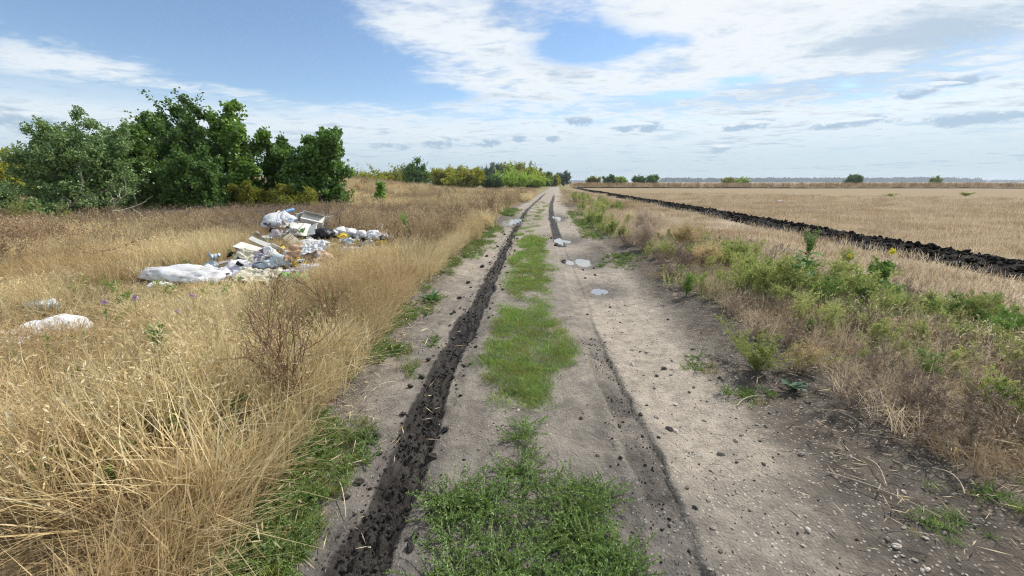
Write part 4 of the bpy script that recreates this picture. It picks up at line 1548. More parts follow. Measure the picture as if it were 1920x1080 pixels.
def flower(x, y, h, label, mat, seed, size=.05, n_=40, nm='wildflower'):
    rng = np.random.default_rng(seed)
    t = thing(nm, gp(x, y), label, 'flower')
    mb = MB()
    tt = np.linspace(0, 1, 5)
    st = np.stack([.06 * h * tt ** 2, .03 * h * tt, h * tt], 1)
    mb.tube(st, .0025, 4)
    link('stem', mb.mesh('stem'), GSTEM, parent=t)
    mf = MB()
    d = rdir(rng, n_) + np.array([0, 0, .5])
    d /= np.linalg.norm(d, axis=1)[:, None]
    p = st[-1][None] + rng.normal(0, size * .25, (n_, 3))
    mf.leaves(p, d, perp(rng, d), size * .7, size * .13)
    link('petals', mf.mesh('petals'), mat, parent=t)


flower(5.05, 6.0, .60, 'bright yellow flower head above the dark green weeds on the right verge', YEL, 1, .055, 90)
flower(4.6, 6.15, .50, 'paler yellow flower head left of the brighter yellow one', YEL, 2, .04, 60)
flower(6.25, 4.9, .38, 'small yellow flower near the right edge of the photo', YEL, 3, .04, 50)
for (x, y, h, lb, sd_) in ((-4.05, 3.4, .50, 'leftmost purple wildflower in the dry grass', 5), (-3.85, 3.5, .52, 'purple wildflower right beside the leftmost one', 6), (-3.35, 3.6, .52, 'upper purple wildflower of the right pair in the straw', 7), (-3.25, 3.3, .46, 'lower purple wildflower of the right pair in the straw', 8)):
    flower(x, y, h, lb, PUR, sd_, .035, 34)


# dead branches lying in the grass
def dead_branch(x, y, z, d, L, r, label, seed, k=4, depth=2, mat=TWIG, name='dead_branch'):
    rng = np.random.default_rng(seed)
    mb = MB()
    branching(mb, rng, (0, 0, 0), d, L, r, depth, .7, k, .24, .08)
    return link(name, mb.mesh(name), mat, loc=(x, y, zat(x, y) + z), label=label, cat='branch')


BLACKTWIG = bark_mat('dark_twig', (.035, .028, .026), (.085, .068, .06), 40)
dead_branch(-8.35, 6.9, .34, (1, .3, -.14), 1.0, .022, 'forked black dead branch lying over the straw at the far left', 1, 4, 2, BLACKTWIG)
dead_branch(-8.0, 7.4, .22, (1, .6, .05), 1.0, .010, 'thin bent dead branch arching over the orange dry grass', 2, 5, 2, BLACKTWIG)
dead_branch(-13.6, 12.2, .25, (.75, .2, .55), 1.5, .03, 'pale bare branch sticking up in front of the big silvery bush', 3, 3, 2, bark_mat('pale_wood', (.35, .31, .26), (.5, .45, .38), 20))
dead_branch(-14.6, 11.4, .35, (1, .1, .12), 2.6, .018, 'long pale fallen branch lying below the silvery bush', 4, 3, 2)
# orange withered grass beside the black branch
ORN = plant_mat('orange_withered_grass', [(.58, .34, .12), (.66, .42, .17), (.48, .27, .09)], .3)
mb_me = sprig(1100, 14, .45, .9, 30, .05, .007, ORN, .6, 7, .1, .003)
weed('withered_bush', -7.4, 7.5, 'orange withered bush lying beside the black dead branch', [('stems', mb_me, None)], 1.0, 'dry shrub')
# heap of cut brushwood behind the rubbish
rngb = np.random.default_rng(9)
bh = thing('brushwood_heap', gp(-6.6, 10.0), 'tangled heap of grey brown brushwood behind the rubbish', 'brushwood')
for i in range(26):
    mb = MB()
    a = rngb.uniform(0, 6.283)
    branching(mb, rngb, (rngb.normal(0, .55), rngb.normal(0, .35), rngb.uniform(0, .25)), (math.cos(a), math.sin(a) * .7, rngb.uniform(.05, .55)), rngb.uniform(.6, 1.1), .009, 2, .6, 4, .16, .1)
    link('branch', mb.mesh('branch'), BLACKTWIG if i % 3 == 0 else TWIG, parent=bh)
bh2 = thing('brushwood_heap', gp(-5.1, 9.9), 'brushwood branches piled behind the open carton and black bag', 'brushwood')
for i in range(14):
    mb = MB()
    a = rngb.uniform(0, 6.283)
    branching(mb, rngb, (rngb.normal(0, .35), rngb.normal(0, .2), rngb.uniform(.1, .3)), (math.cos(a), math.sin(a) * .5, rngb.uniform(.1, .8)), rngb.uniform(.5, .9), .008, 2, .6, 4, .16, .1)
    link('branch', mb.mesh('branch'), BLACKTWIG if i % 3 == 0 else TWIG, parent=bh2)


# a few long bleached stalks lying by the track
def stalk(x, y, L, a, label, seed):
    rng = np.random.default_rng(seed)
    t = np.linspace(0, 1, 8)
    c = rng.normal(0, .35)
    px = x + np.cos(a + c * t) * L * t
    py = y + np.sin(a + c * t) * L * t
    pz = H(px, py) + .012 + .03 * np.sin(t * 3.1)
    mb = MB()
    pts_ = np.stack([px - x, py - y, pz - zat(x, y)], 1)
    mb.tube(pts_, np.linspace(.0035, .0018, 8), 5)
    o = link('dry_stalk', mb.mesh('dry_stalk'), STALK, loc=gp(x, y), label=label, cat='stalk', group='bleached stalks lying by the track')


STALK = bark_mat('bleached_stalk', (.50, .42, .30), (.64, .55, .41), 50)
for i, (x, y, L, a, lb) in enumerate(((1.55, 2.85, .32, .75, 'straight bleached stalk lying across the right track edge by the feathery weed'), (2.05, 2.75, .30, -.6, 'bleached stalk right of the blue green rosette'), (1.95, 2.0, .22, 1.25, 'forked pale stalk sticking up at the lower right track edge'),
                                      (1.72, 2.1, .45, -.9, 'long thin bleached stalk lying along the lower right track edge'), (2.25, 1.9, .2, 1.0, 'short bleached stalk on bare soil near the lower right corner'), (2.2, 1.6, .35, -.5, 'bent pale stalk in the lower right corner'),
                                      (-1.3, 2.9, .22, 1.0, 'pale stalk on the bare soil right of the leafless shrub'), (-1.2, 2.35, .26, -1.0, 'pale stalk reaching from the green strip towards the black rut'), (-1.1, 1.9, .3, -.9, 'thin pale stalk on the grey soil left of the black rut near the bottom'), (-.55, 5.15, .20, .15, 'short pale stalk on the track beside the middle grass patch'))):
    stalk(x, y, L, a, lb, 40 + i)

# ================================================================ rubbish
def plastic(name, c, c2=None, rough=.62, dirt=.55, trans=.22):
    m, n, out = new_mat(name)
    p = n.ocoord()
    a = n.noise(p, 5, 5, .65)
    col = n.mix(n.mul(n.step(a, .5, .72), dirt), c, (.33, .27, .2))
    if c2:
        col = n.mix(n.mul(n.step(n.noise(p, 6, 4, .6, .8), .56, .60), .85), col, c2)
    b = n.n.new('ShaderNodeBsdfPrincipled')
    n.put(b.inputs['Base Color'], col)
    b.inputs['Roughness'].default_value = rough
    b.inputs['Specular IOR Level'].default_value = .25
    bn = n.n.new('ShaderNodeBump')
    bn.inputs['Strength'].default_value = .5
    bn.inputs['Distance'].default_value = .02
    n.put(bn.inputs['Height'], n.noise(p, 18, 5, .7, .6))
    n.l.new(bn.outputs[0], b.inputs['Normal'])
    t = n.n.new('ShaderNodeBsdfTranslucent')
    n.put(t.inputs[0], col)
    mx = n.n.new('ShaderNodeMixShader')
    mx.inputs[0].default_value = trans
    n.l.new(b.outputs[0], mx.inputs[1])
    n.l.new(t.outputs[0], mx.inputs[2])
    n.l.new(mx.outputs[0], out.inputs[0])
    return m


PW = plastic('white_plastic', (.78, .78, .79))
PWB = plastic('white_blue_plastic', (.78, .79, .81), (.42, .53, .68))
PB = plastic('pale_blue_plastic', (.58, .66, .70), (.72, .76, .78))
PL = plastic('lilac_white_plastic', (.66, .63, .72), (.52, .48, .56))
PK = plastic('black_plastic', (.018, .019, .024), None, .28, .1, .0)
PG = plastic('green_plastic', (.25, .62, .16), None, .4, .2)
PDG = plastic('dark_green_plastic', (.10, .19, .13), None, .4, .2)
PY = plastic('yellow_plastic', (.76, .56, .06), None, .4, .15)
PR = plastic('red_print_plastic', (.62, .56, .52), (.50, .10, .09), .4, .2)
PO = plastic('brown_rubbish', (.42, .27, .16), (.62, .58, .54), .6, .5)
PC = plastic('cream_sheet', (.72, .67, .52), None, .6, .25)
CARD = plastic('grey_white_board', (.62, .60, .55), None, .75, .35, 0)
CARDB = plastic('white_board', (.72, .70, .64), None, .7, .3, 0)
CARTONB = plastic('brown_cardboard', (.36, .24, .13), None, .8, .3, 0)
PLANK = plastic('pinkish_board', (.42, .35, .33), (.5, .46, .45), .8, .4, 0)


def rb(x, y):
    """the rubbish lies a little nearer the camera than first measured through the grass"""
    if x < -3 and 2.5 < y < 12:
        f = .91 if y < 8.2 else .955
        return x * f, y * f
    return x, y


def n3(v, seed):
    return fbm(v[:, 0] + v[:, 2] * .7 + 31, v[:, 1] - v[:, 2] * .6 + 17, seed, 4, .6)


def bag(name, x, y, size, mat, label, seed, dz=0.0, rz=0.0, cat='bag', crump=.85, neck=False):
    x, y = rb(x, y)
    bm = bmesh.new()
    bmesh.ops.create_icosphere(bm, subdivisions=4, radius=1.0)
    v = np.array([q_.co[:] for q_ in bm.verts])
    rid = 1 - np.abs(n3(v * 2.1, seed) - .5) * 3.2
    rid2 = 1 - np.abs(n3(v * 5.3, seed + 3) - .5) * 3.0
    big_ = n3(v * 1.0, seed + 7) - .5
    rid3 = 1 - np.abs(n3(v * 11, seed + 5) - .5) * 3.0
    r_ = 1 + crump * (big_ * 1.9 + .55 * (rid - .6) + .30 * (rid2 - .6) + .09 * (rid3 - .6))
    w = v * r_[:, None]
    if neck:
        k = sst(v[:, 2], .62, 1.0)
        w[:, 0] *= 1 - .72 * k
        w[:, 1] *= 1 - .72 * k
        w[:, 2] += .5 * k
        w[:, 0] += .25 * k
    w[:, 2] = np.where(w[:, 2] < -.35, -.35 + (w[:, 2] + .35) * .15, w[:, 2])
    w = w * np.array(size)[None] * np.array([.55, .55, .42])[None]
    for q_, c in zip(bm.verts, w):
        q_.co = c
    me = bpy.data.meshes.new(name)
    bm.to_mesh(me)
    bm.free()
    me.polygons.foreach_set('use_smooth', [True] * len(me.polygons))
    return link(name, me, mat, loc=(x, y, zat(x, y) + dz + size[2] * .19), rz=rz, label=label, cat=cat)


def sheet(name, x, y, w, d, mat, label, seed, dz=.05, rot=(0, 0, 0), amp=.08, cat='plastic sheet', th=.004):
    x, y = rb(x, y)
    k = 26
    u, v = np.meshgrid(np.linspace(-.5, .5, k), np.linspace(-.5, .5, k))
    ex = 1 + .35 * (fbm(u * 3 + seed, v * 3, seed, 3) - .5)
    xx = u * w * ex
    yy = v * d * (1 + .35 * (fbm(u * 3, v * 3 + seed, seed + 2, 3) - .5))
    zz = amp * (1 - np.abs(fbm(u * 4.5 + 9, v * 4.5 + seed, seed + 5, 4, .55) - .5) * 4) + amp * .8 * (fbm(u * 2, v * 2, seed + 8, 2) - .5)
    top = np.stack([xx.ravel(), yy.ravel(), zz.ravel()], 1)
    bot = top - [0, 0, th]
    i, j = np.meshgrid(np.arange(k - 1), np.arange(k - 1), indexing='ij')
    F = np.stack([i * k + j, i * k + j + 1, (i + 1) * k + j + 1, (i + 1) * k + j], -1).reshape(-1, 4)
    rim = list(range(k)) + [r_ * k + k - 1 for r_ in range(1, k)] + [k * (k - 1) + c for c in range(k - 2, -1, -1)] + [r_ * k for r_ in range(k - 2, 0, -1)]
    m_ = len(rim)
    S_ = np.array([[rim[a], rim[a] + k * k, rim[(a + 1) % m_] + k * k, rim[(a + 1) % m_]] for a in range(m_)])
    me = mesh_np(name, np.concatenate([top, bot]), [np.concatenate([F, F[:, ::-1] + k * k, S_])], True)
    return link(name, me, mat, loc=(x, y, zat(x, y) + dz), rot=rot, label=label, cat=cat)


def board(name, x, y, w, d, th, mat, label, dz, rot, cat='board'):
    x, y = rb(x, y)
    bm = bmesh.new()
    bmesh.ops.create_cube(bm, size=1)
    bmesh.ops.scale(bm, vec=(w, d, th), verts=bm.verts)
    bmesh.ops.subdivide_edges(bm, edges=[e for e in bm.edges if e.calc_length() > th * 3], cuts=4, use_grid_fill=True)
    rr = random.Random(int(abs(x * 1000)))
    b1, b2 = rr.uniform(-.25, .25), rr.uniform(-.25, .25)
    for v in bm.verts:
        v.co.z += b1 * v.co.x ** 2 / max(w, .01) + b2 * v.co.x * v.co.y / max(w, .01)
        v.co.x += rr.uniform(-.006, .006)
        v.co.y += rr.uniform(-.006, .006)
    me = bpy.data.meshes.new(name)
    bm.to_mesh(me)
    bm.free()
    return link(name, me, mat, loc=(x, y, zat(x, y) + dz), rot=rot, label=label, cat=cat)


def carton(x, y, w, d, h, mat, label, dz, rot):
    x, y = rb(x, y)
    t = thing('open_carton', (x, y, zat(x, y) + dz), label, 'carton')
    t.rotation_euler = rot
    th = .012
    for nm, a in (('base_panel', (0, 0, th / 2, w, d, th)), ('side_panel', (-w / 2, 0, h / 2 + th, th, d - .002, h)), ('side_panel', (w / 2, 0, h / 2 + th, th, d - .002, h)), ('side_panel', (0, -d / 2 + th / 2, h / 2 + th, w - th - .002, th, h)), ('side_panel', (0, d / 2 - th / 2, h / 2 + th, w - th - .002, th, h))):
        mb = MB()
        mb.box(*a)
        link(nm, mb.mesh(nm), mat, parent=t)
    for (px, py, ax, ang) in ((-w / 2, 0, 'y', -2.2), (w / 2, 0, 'y', .75), (0, -d / 2, 'x', .9)):
        mb = MB()
        fl = min(w, d) * .5
        if ax == 'y':
            mb.box(fl / 2 + .006, 0, 0, fl, d * .97, .008)
            ro = (0, -ang if px > 0 else -ang, 0)
        else:
            mb.box(0, -fl / 2 - .006, 0, w * .97, fl, .008)
            ro = (ang, 0, 0)
        link('flap', mb.mesh('flap'), CARDB, parent=t, loc=(px, py, h + th + .006), rot=ro)
    return t


# the long white sack in front
bag('white_sack', -6.15, 6.62, (1.35, .50, .34), PW, 'long white plastic sack lying in the dry grass left of the rubbish', 11, .05, -.18, 'sack', .42)
sheet('torn_sheet', -5.62, 6.55, .55, .4, PW, 'torn white sheet at the right end of the long white sack', 12, .14, (.25, .1, -.2), .05)
bag('plastic_scrap', -5.55, 6.25, (.16, .12, .12), PWB, 'small blue and white scrap below the long white sack', 13, .12, .3, 'plastic scrap')
bag('plastic_scrap', -6.15, 6.12, (.22, .16, .16), PW, 'crumpled white scrap hanging below the middle of the white sack', 14, .05, .3, 'plastic scrap')
# the heap, back and top
bag('plastic_bag', -6.15, 9.55, (.66, .48, .46), PWB, 'crumpled white and blue bag on top of the rubbish heap', 21, .10, .4, 'bag', .6, True)
board('blue_lid', -6.0, 9.7, .24, .10, .03, plastic('blue_lid', (.20, .40, .66), (.05, .09, .2), .35, .05, 0), 'blue and dark lid lying on the topmost white bag', .47, (.3, -.25, .6), 'lid')
carton(-5.52, 9.72, .46, .40, .30, CARD, 'open grey white carton tipped on its side at the top of the heap', .12, (-1.15, .28, .35))
bag('rubbish_bag', -5.05, 9.35, (.52, .42, .36), PK, 'shiny black rubbish bag on the right flank of the heap', 23, .06, .2, 'bag', .6)
board('white_board', -5.55, 9.2, .50, .40, .018, CARDB, 'large white board leaning on the heap below the carton', .16, (.62, .10, .35))
board('white_board', -5.28, 9.25, .36, .30, .018, CARDB, 'white board right of the largest leaning board', .18, (.75, -.35, -.25))
board('cream_board', -5.52, 8.82, .42, .20, .018, PC, 'narrow cream board sloping down in the middle of the heap', .14, (.55, .45, -.45))
board('white_board', -5.85, 9.25, .26, .16, .015, CARDB, 'small white board directly under the topmost bag', .10, (.6, .4, .3))
bag('plastic_bag', -4.95, 8.85, (.62, .42, .30), PWB, 'large white bag at the right foot of the leaning boards', 25, .06, .1, 'bag', .55)
bag('plastic_bag', -5.9, 8.95, (.34, .30, .26), PL, 'lilac bag half hidden left of the leaning white boards', 26, .03, .1)
bag('plastic_bag', -5.98, 8.55, (.34, .28, .30), PDG, 'dark green bag left of the bare twigs in the heap', 27, .04, .1)
bag('rubbish_bag', -5.22, 8.62, (.22, .2, .16), PK, 'small dark blue black bag below the cream board', 28, .05, .1)
# bare peeled twigs in the heap
tw = thing('twig_bundle', gp(-5.1, 7.5, .1), 'pale peeled twigs fanning up out of the middle of the heap', 'twigs')
rngt = np.random.default_rng(3)
PEEL = bark_mat('peeled_twig', (.40, .27, .15), (.55, .40, .25), 30)
for (d, L) in (((.75, .4, .75), .85), ((.62, .35, .45), .6), ((-.35, .3, .8), .42), ((-.05, .35, .9), .5), ((.9, .4, .5), .55)):
    mb = MB()
    branching(mb, rngt, (0, 0, 0), d, L, .009, 1, .3, 1, .05, .05)
    link('twig', mb.mesh('twig'), PEEL, parent=tw)
# the middle row
carton(-5.55, 7.62, .56, .36, .22, PR, 'red and grey printed carton with ribs in the middle of the rubbish', .02, (-.55, .15, -.35))
board('ribbed_panel', -5.48, 7.85, .62, .09, .03, CARD, 'grey ribbed strip along the back of the printed carton', .30, (.5, .22, -.3))
sheet('cream_sheet', -5.32, 7.15, .52, .38, PC, 'cream cloth sheet hanging in front of the printed carton', 31, .14, (.72, .25, -.25), .05, 'cloth')
bag('plastic_bag', -5.08, 7.78, (.26, .2, .18), PY, 'bright yellow plastic bag in the middle of the rubbish', 32, .10, .3)
bag('plastic_bag', -4.78, 7.12, (.42, .32, .28), PB, 'pale blue bag next to the cream sheet', 33, .04, .3)
bag('plastic_bag', -5.08, 7.42, (.20, .16, .34), PW, 'upright white bag between the printed carton and the yellow bag', 34, .04, .3)
bag('rubbish_pile', -4.45, 7.55, (.66, .40, .42), PO, 'brown and white mixed litter pile behind the lilac bag', 35, .0, .1, 'litter', .9)
sheet('torn_sheet', -4.25, 7.5, .4, .3, PW, 'white torn sheet over the brown litter pile', 36, .30, (.4, -.3, .5), .06)
bag('plastic_bag', -4.05, 6.95, (.74, .42, .30), PL, 'wide lilac white bag at the front right of the rubbish', 37, .02, .1)
bag('plastic_bag', -4.05, 6.66, (.26, .20, .17), PG, 'bright green bag at the front of the rubbish', 38, .05, .1)
bag('plastic_bag', -4.38, 6.72, (.16, .14, .12), PG, 'small darker green scrap left of the bright green bag', 39, .05, .1, 'plastic scrap')
sheet('plastic_sheet', -4.75, 6.55, .62, .36, PC, 'cream white sheet lying flat at the very front of the rubbish', 40, .12, (.40, .05, .1), .05)
sheet('plastic_sheet', -5.25, 6.72, .42, .30, PL, 'greyish lilac sheet left of the flat cream sheet at the front', 41, .12, (.45, -.1, .3), .06)
bag('plastic_bag', -5.42, 6.95, (.30, .22, .22), PW, 'small white bag under the left end of the plank', 42, .05, .2)
board('plank', -5.78, 7.32, .75, .12, .02, PLANK, 'pinkish grey plank pointing left out of the rubbish', .13, (.25, -.22, .28), 'plank')
sheet('torn_sheet', -6.1, 7.18, .30, .18, PB, 'pale blue torn sheet at the left tip of the plank', 43, .10, (.4, .3, -.7), .03)
# right of the heap
specs = [(-4.72, 9.62, (.30, .22, .22), PW, 'white scrap at the left end of the litter row right of the heap'), (-4.62, 9.45, (.22, .16, .14), PY, 'small pale yellow scrap in the litter row right of the heap'), (-4.5, 9.68, (.28, .22, .24), PWB, 'white and blue bag in the middle of the litter row'),
         (-4.30, 9.72, (.30, .2, .26), PW, 'white bag right of the white and blue one in the litter row'), (-4.35, 9.25, (.26, .2, .18), PB, 'pale blue bag lying below the litter row'), (-4.42, 9.45, (.14, .12, .12), PK, 'tiny black scrap among the white bags of the litter row'),
         (-3.98, 9.85, (.34, .24, .24), PWB, 'crumpled white and blue bag towards the right of the litter row'), (-3.72, 9.95, (.28, .2, .2), PW, 'white scrap near the right end of the litter row'), (-3.55, 10.6, (.34, .2, .14), PW, 'rightmost pale scrap of the litter row in the grass'),
         (-4.12, 8.75, (.36, .16, .10), PL, 'greyish strip of plastic in the grass below the litter row'), (-7.25, 8.55, (.34, .24, .22), PL, 'pale translucent scrap in the grass left of the rubbish heap'), (-7.05, 8.2, (.12, .1, .1), PW, 'tiny white scrap below the translucent one left of the heap'),
         (-8.4, 10.6, (.36, .28, .30), PC, 'pale round scrap alone in the grass far left of the heap'), (-3.3, 8.0, (.10, .08, .08), PW, 'tiny white scrap alone in the grass right of the rubbish')]
for i, (x, y, sz, mt, lb) in enumerate(specs):
    bag('plastic_scrap', x, y, sz, mt, lb, 60 + i, .16, i * .7, 'plastic scrap', 1.2)
sheet('plastic_sheet', -4.65, 11.3, .62, .42, PW, 'flattened white sheet in the grass behind the litter row', 71, .34, (.5, .1, .3), .06)
rs = np.random.default_rng(17)
for i in range(70):
    w_ = int(rs.integers(0, 3))
    cx, cy, sx, sy = ((-5.6, 9.1, .45, .45), (-4.8, 7.15, .65, .35), (-4.1, 9.6, .45, .3))[w_]
    x, y = rs.normal(cx, sx), rs.normal(cy, sy)
    mt = [PW, PC, PL, PWB, CARDB, PB, PO, PO, PK, PK, PLANK, PDG, PR, PY, PG, CARTONB][int(rs.integers(0, 16))]
    wd = rs.uniform(.10, .26)
    cn_ = {'white_plastic': 'white', 'cream_sheet': 'cream', 'lilac_white_plastic': 'lilac', 'white_blue_plastic': 'bluish white', 'white_board': 'white cardboard', 'pale_blue_plastic': 'pale blue', 'brown_rubbish': 'brown', 'black_plastic': 'black',
           'pinkish_board': 'pinkish', 'dark_green_plastic': 'dark green', 'red_print_plastic': 'red printed', 'yellow_plastic': 'yellow', 'green_plastic': 'green', 'brown_cardboard': 'brown cardboard'}[mt.name]
    wl_ = ['on the back part of the rubbish heap', 'on the front part of the rubbish heap', 'in the litter row right of the heap'][w_]
    sheet('rubbish_scrap', x, y, wd, wd * rs.uniform(.5, 1), mt, f'small torn {cn_} scrap lying {wl_}', 400 + i, rs.uniform(.05, .20), (rs.normal(.4, .6), rs.normal(0, .6), rs.uniform(0, 6.3)), wd * .35, 'scrap')['group'] = f'{cn_} scraps {wl_}'
# near left
bag('white_sack', -5.38, 4.0, (.42, .30, .24), PW, 'bulging white sack in the straw near the left edge', 81, .10, .25, 'sack', .45)
bag('white_sack', -5.72, 3.86, (.42, .24, .16), PW, 'flatter dirty white sack left of the bulging sack', 82, .06, .15, 'sack', .5)
sheet('plastic_sheet', -5.5, 3.45, .62, .26, PW, 'white sheet half buried in straw at the left edge of the photo', 83, .14, (.3, 0, .2), .04)
bag('plastic_bag', -6.5, 4.75, (.26, .2, .2), PB, 'pale bluish bag in the weeds behind the white sacks on the left', 84, .12, .1)
# scraps elsewhere
bag('plastic_scrap', 4.72, 4.1, (.10, .07, .05), PW, 'white litter scrap in the green weeds at the right edge', 91, .24, .2, 'plastic scrap')
bag('plastic_scrap', 2.35, 17.6, (.36, .26, .16), PW, 'pale scrap on the right verge far up the track', 92, .10, .2, 'plastic scrap')
for i, (x, y, s, lb) in enumerate(((18.5, 32.5, .55, 'long white scrap lying on the stubble field'), (26, 64, .5, 'small white scrap far out on the stubble field, left one'), (33, 55, .5, 'flat pale scrap in the middle of the stubble field'))):
    sheet('plastic_sheet', x, y, s, s * .4, PW, lb, 95 + i, .10, (.15, 0, .3), .10, 'plastic scrap')


# ================================================================ trees and bushes
LEAF_SILVER = plant_mat('silvery_leaf', [(0.140, 0.225, 0.070), (0.201, 0.304, 0.102), (0.096, 0.167, 0.048), (0.263, 0.373, 0.134), (0.158, 0.245, 0.080)], .32, .04, rough=.5)
LEAF_DARK = plant_mat('dark_leaf', [(0.087, 0.176, 0.037), (0.132, 0.239, 0.049), (0.062, 0.123, 0.028), (0.175, 0.288, 0.056)], .38, .03, rough=.5)
LEAF_MID = plant_mat('mid_leaf', [(0.139, 0.265, 0.039), (0.213, 0.357, 0.053), (0.094, 0.184, 0.031), (0.291, 0.418, 0.063)], .38, .05, rough=.4)
LEAF_YG = plant_mat('yellow_green_leaf', [(.30, .33, .05), (.39, .39, .06), (.22, .265, .04), (.45, .42, .08), (.33, .34, .055)], .5)
LEAF_OLIVE = plant_mat('olive_leaf', [(0.247, 0.271, 0.053), (0.348, 0.346, 0.069), (0.168, 0.194, 0.040)], .35)
LEAF_BLUE = plant_mat('blue_grey_leaf', [(0.165, 0.225, 0.180), (0.225, 0.285, 0.225), (0.120, 0.173, 0.135)], .3)
LEAF_LITE = plant_mat('light_green_leaf', [(0.265, 0.377, 0.069), (0.370, 0.482, 0.090), (0.198, 0.293, 0.056)], .35)
BARK = bark_mat('bark', (.055, .045, .036), (.12, .10, .08), 12)


def tree(name, x, y, Ht, Wd, mat, label, seed, leaves=24000, ls=.085, lw=.40, nst=7, bare=.10, upright=.6, shoots=.25, cat='tree', group=None, dens=1.0, nb=15, sink=0.0, droop=0.0):
    """many-stemmed tree: stems splay from the base to an uneven crown; leaves ride on twigs"""
    rng = np.random.default_rng(seed)
    if seed < 117:
        Wd, leaves, ls = Wd * 1.22, int(leaves * 1.35), ls * 1.12
    elif seed < 260:
        Wd, ls, leaves = Wd * 1.75, ls * 1.25, int(leaves * 1.6)
    t = thing(name, gp(x, y, -.05 - sink), label, cat, group)
    wood = MB()
    P0, P1 = [], []
    W2 = Wd * .5
    for i in range(nst):
        a = 2.399 * i + rng.normal(0, .4)
        rr = math.sqrt((i + .5) / nst) * rng.uniform(.75, 1.05) * W2 * .62
        hh = Ht * (1 - .52 * (rr / W2) ** 1.5) * rng.uniform(.80, 1.0)
        if i == 0:
            hh = Ht * .97
        n_ = 9
        tt = np.linspace(0, 1, n_)
        st = np.stack([np.cos(a) * rr * tt ** .8, np.sin(a) * rr * tt ** .8, hh * tt ** (1.0 + .15 * upright)], 1)
        st += np.cumsum(rng.normal(0, .016 * Ht, st.shape), 0) * tt[:, None] * .8
        r0 = .018 * Ht * rng.uniform(.6, 1)
        wood.tube(st, np.linspace(r0, r0 * .15, n_), 6)
        for b in range(nb):
            f = bare + (1 - bare) * rng.random() ** .9
            p0 = np.array([np.interp(f, tt, st[:, c]) for c in range(3)])
            a2 = rng.uniform(0, 6.283) if rng.random() < .5 else a + rng.normal(0, .9)
            L = W2 * rng.uniform(.28, .62) * (1.15 - .75 * f)
            el_ = rng.uniform(.05, 1.0) * upright + .1
            if rng.random() < shoots * .6:
                el_ = 2.0
                L *= 1.0
            d = np.array([math.cos(a2), math.sin(a2), el_])
            d /= np.linalg.norm(d)
            tq = np.linspace(0, 1, 5)
            br = p0 + d[None] * (L * tq)[:, None] + np.array([0, 0, L * (.22 - droop)])[None] * (tq ** 2)[:, None]
            wood.tube(br, np.linspace(r0 * .32, r0 * .07, 5), 3)
            for w_ in range(7):
                f2 = rng.uniform(.25, 1)
                q0 = np.array([np.interp(f2, tq, br[:, c]) for c in range(3)])
                dd = d * .7 + rdir(rng, 1)[0] * .95 + np.array([0, 0, .25 * upright - droop])
                dd /= np.linalg.norm(dd)
                P0.append(q0)
                P1.append(q0 + dd * L * rng.uniform(.22, .5))
        # leader shoots that stick out of the crown
        for s_i in range(int(round(3 * shoots * 3))):
            q0 = st[-1] - np.array([0, 0, rng.uniform(0, .25) * Ht])
            dd = np.array([rng.normal(0, .3), rng.normal(0, .3), 1.0])
            P0.append(q0)
            P1.append(q0 + dd * Ht * rng.uniform(.08, .17))
    P0, P1 = np.array(P0), np.array(P1)
    keep_ = (P1[:, 2] > .02 * Ht)
    P0, P1 = P0[keep_], P1[keep_]
    link('trunk', wood.mesh('trunk', True), BARK, parent=t)
    k = rng.integers(0, len(P0), leaves)
    f = rng.random(leaves)
    p = P0[k] + (P1[k] - P0[k]) * f[:, None] * 1.05 + rng.normal(0, ls * .55, (leaves, 3))
    d = rdir(rng, leaves) * .9 + (P1[k] - P0[k]) / (np.linalg.norm(P1[k] - P0[k], axis=1)[:, None] + 1e-9) * .5 + np.array([0, 0, -.15])
    d /= np.linalg.norm(d, axis=1)[:, None]
    ok = p[:, 2] > 0.02
    p, d = p[ok], d[ok]
    mb = MB()
    mb.leaves(p, d, perp(rng, d), ls * rng.uniform(.6, 1.25, len(p)), ls * lw * rng.uniform(.8, 1.2, len(p)), .06)
    link('crown', mb.mesh('crown'), mat, parent=t)
    return t


G1 = 'trees and bushes left of the rubbish'
tree('bushy_tree', -16.1, 14.1, 3.55, 4.1, LEAF_SILVER, 'big rounded silvery green bush at the left, nearest of the trees', 101, 56000, .085, .26, 12, .02, .55, .30, 'bush', G1, nb=22)
tree('tree', -17.5, 17.6, 4.6, 3.2, LEAF_MID, 'yellowish green topped tree rising behind the silvery bush', 102, 26000, .11, .40, 8, .1, .6, .40, group=G1)
tree('tree', -17.9, 20.3, 5.5, 2.6, LEAF_DARK, 'dark tree with sparse swaying top shoots behind the others', 103, 9000, .13, .38, 5, .25, .9, .75, group=G1, nb=9)
tree('tree', -15.3, 17.9, 4.55, 3.3, LEAF_DARK, 'dark green tree with upright shoots in the middle of the group', 104, 26000, .10, .34, 8, .05, .8, .50, group=G1)
tree('tree', -14.2, 19.3, 5.25, 2.9, LEAF_MID, 'tallest loose crowned tree with a leaning leafy top', 105, 17000, .14, .46, 6, .14, .7, .55, group=G1, nb=12)
tree('tree', -13.0, 20.6, 3.6, 2.6, LEAF_DARK, 'low dark tree between the tallest tree and the rightmost one', 106, 16000, .12, .42, 6, .04, .6, .35, group=G1)
tree('tree', -10.35, 19.6, 4.1, 3.4, LEAF_DARK, 'rightmost tree of the group with large leaves standing by itself', 107, 19000, .135, .46, 8, .08, .75, .55, group=G1, nb=13)
tree('bushy_tree', -20.4, 13.8, 1.7, 3.0, LEAF_SILVER, 'silvery bush at the very left edge in front of the yellow one', 108, 16000, .085, .26, 8, .0, .5, .2, 'bush', G1)
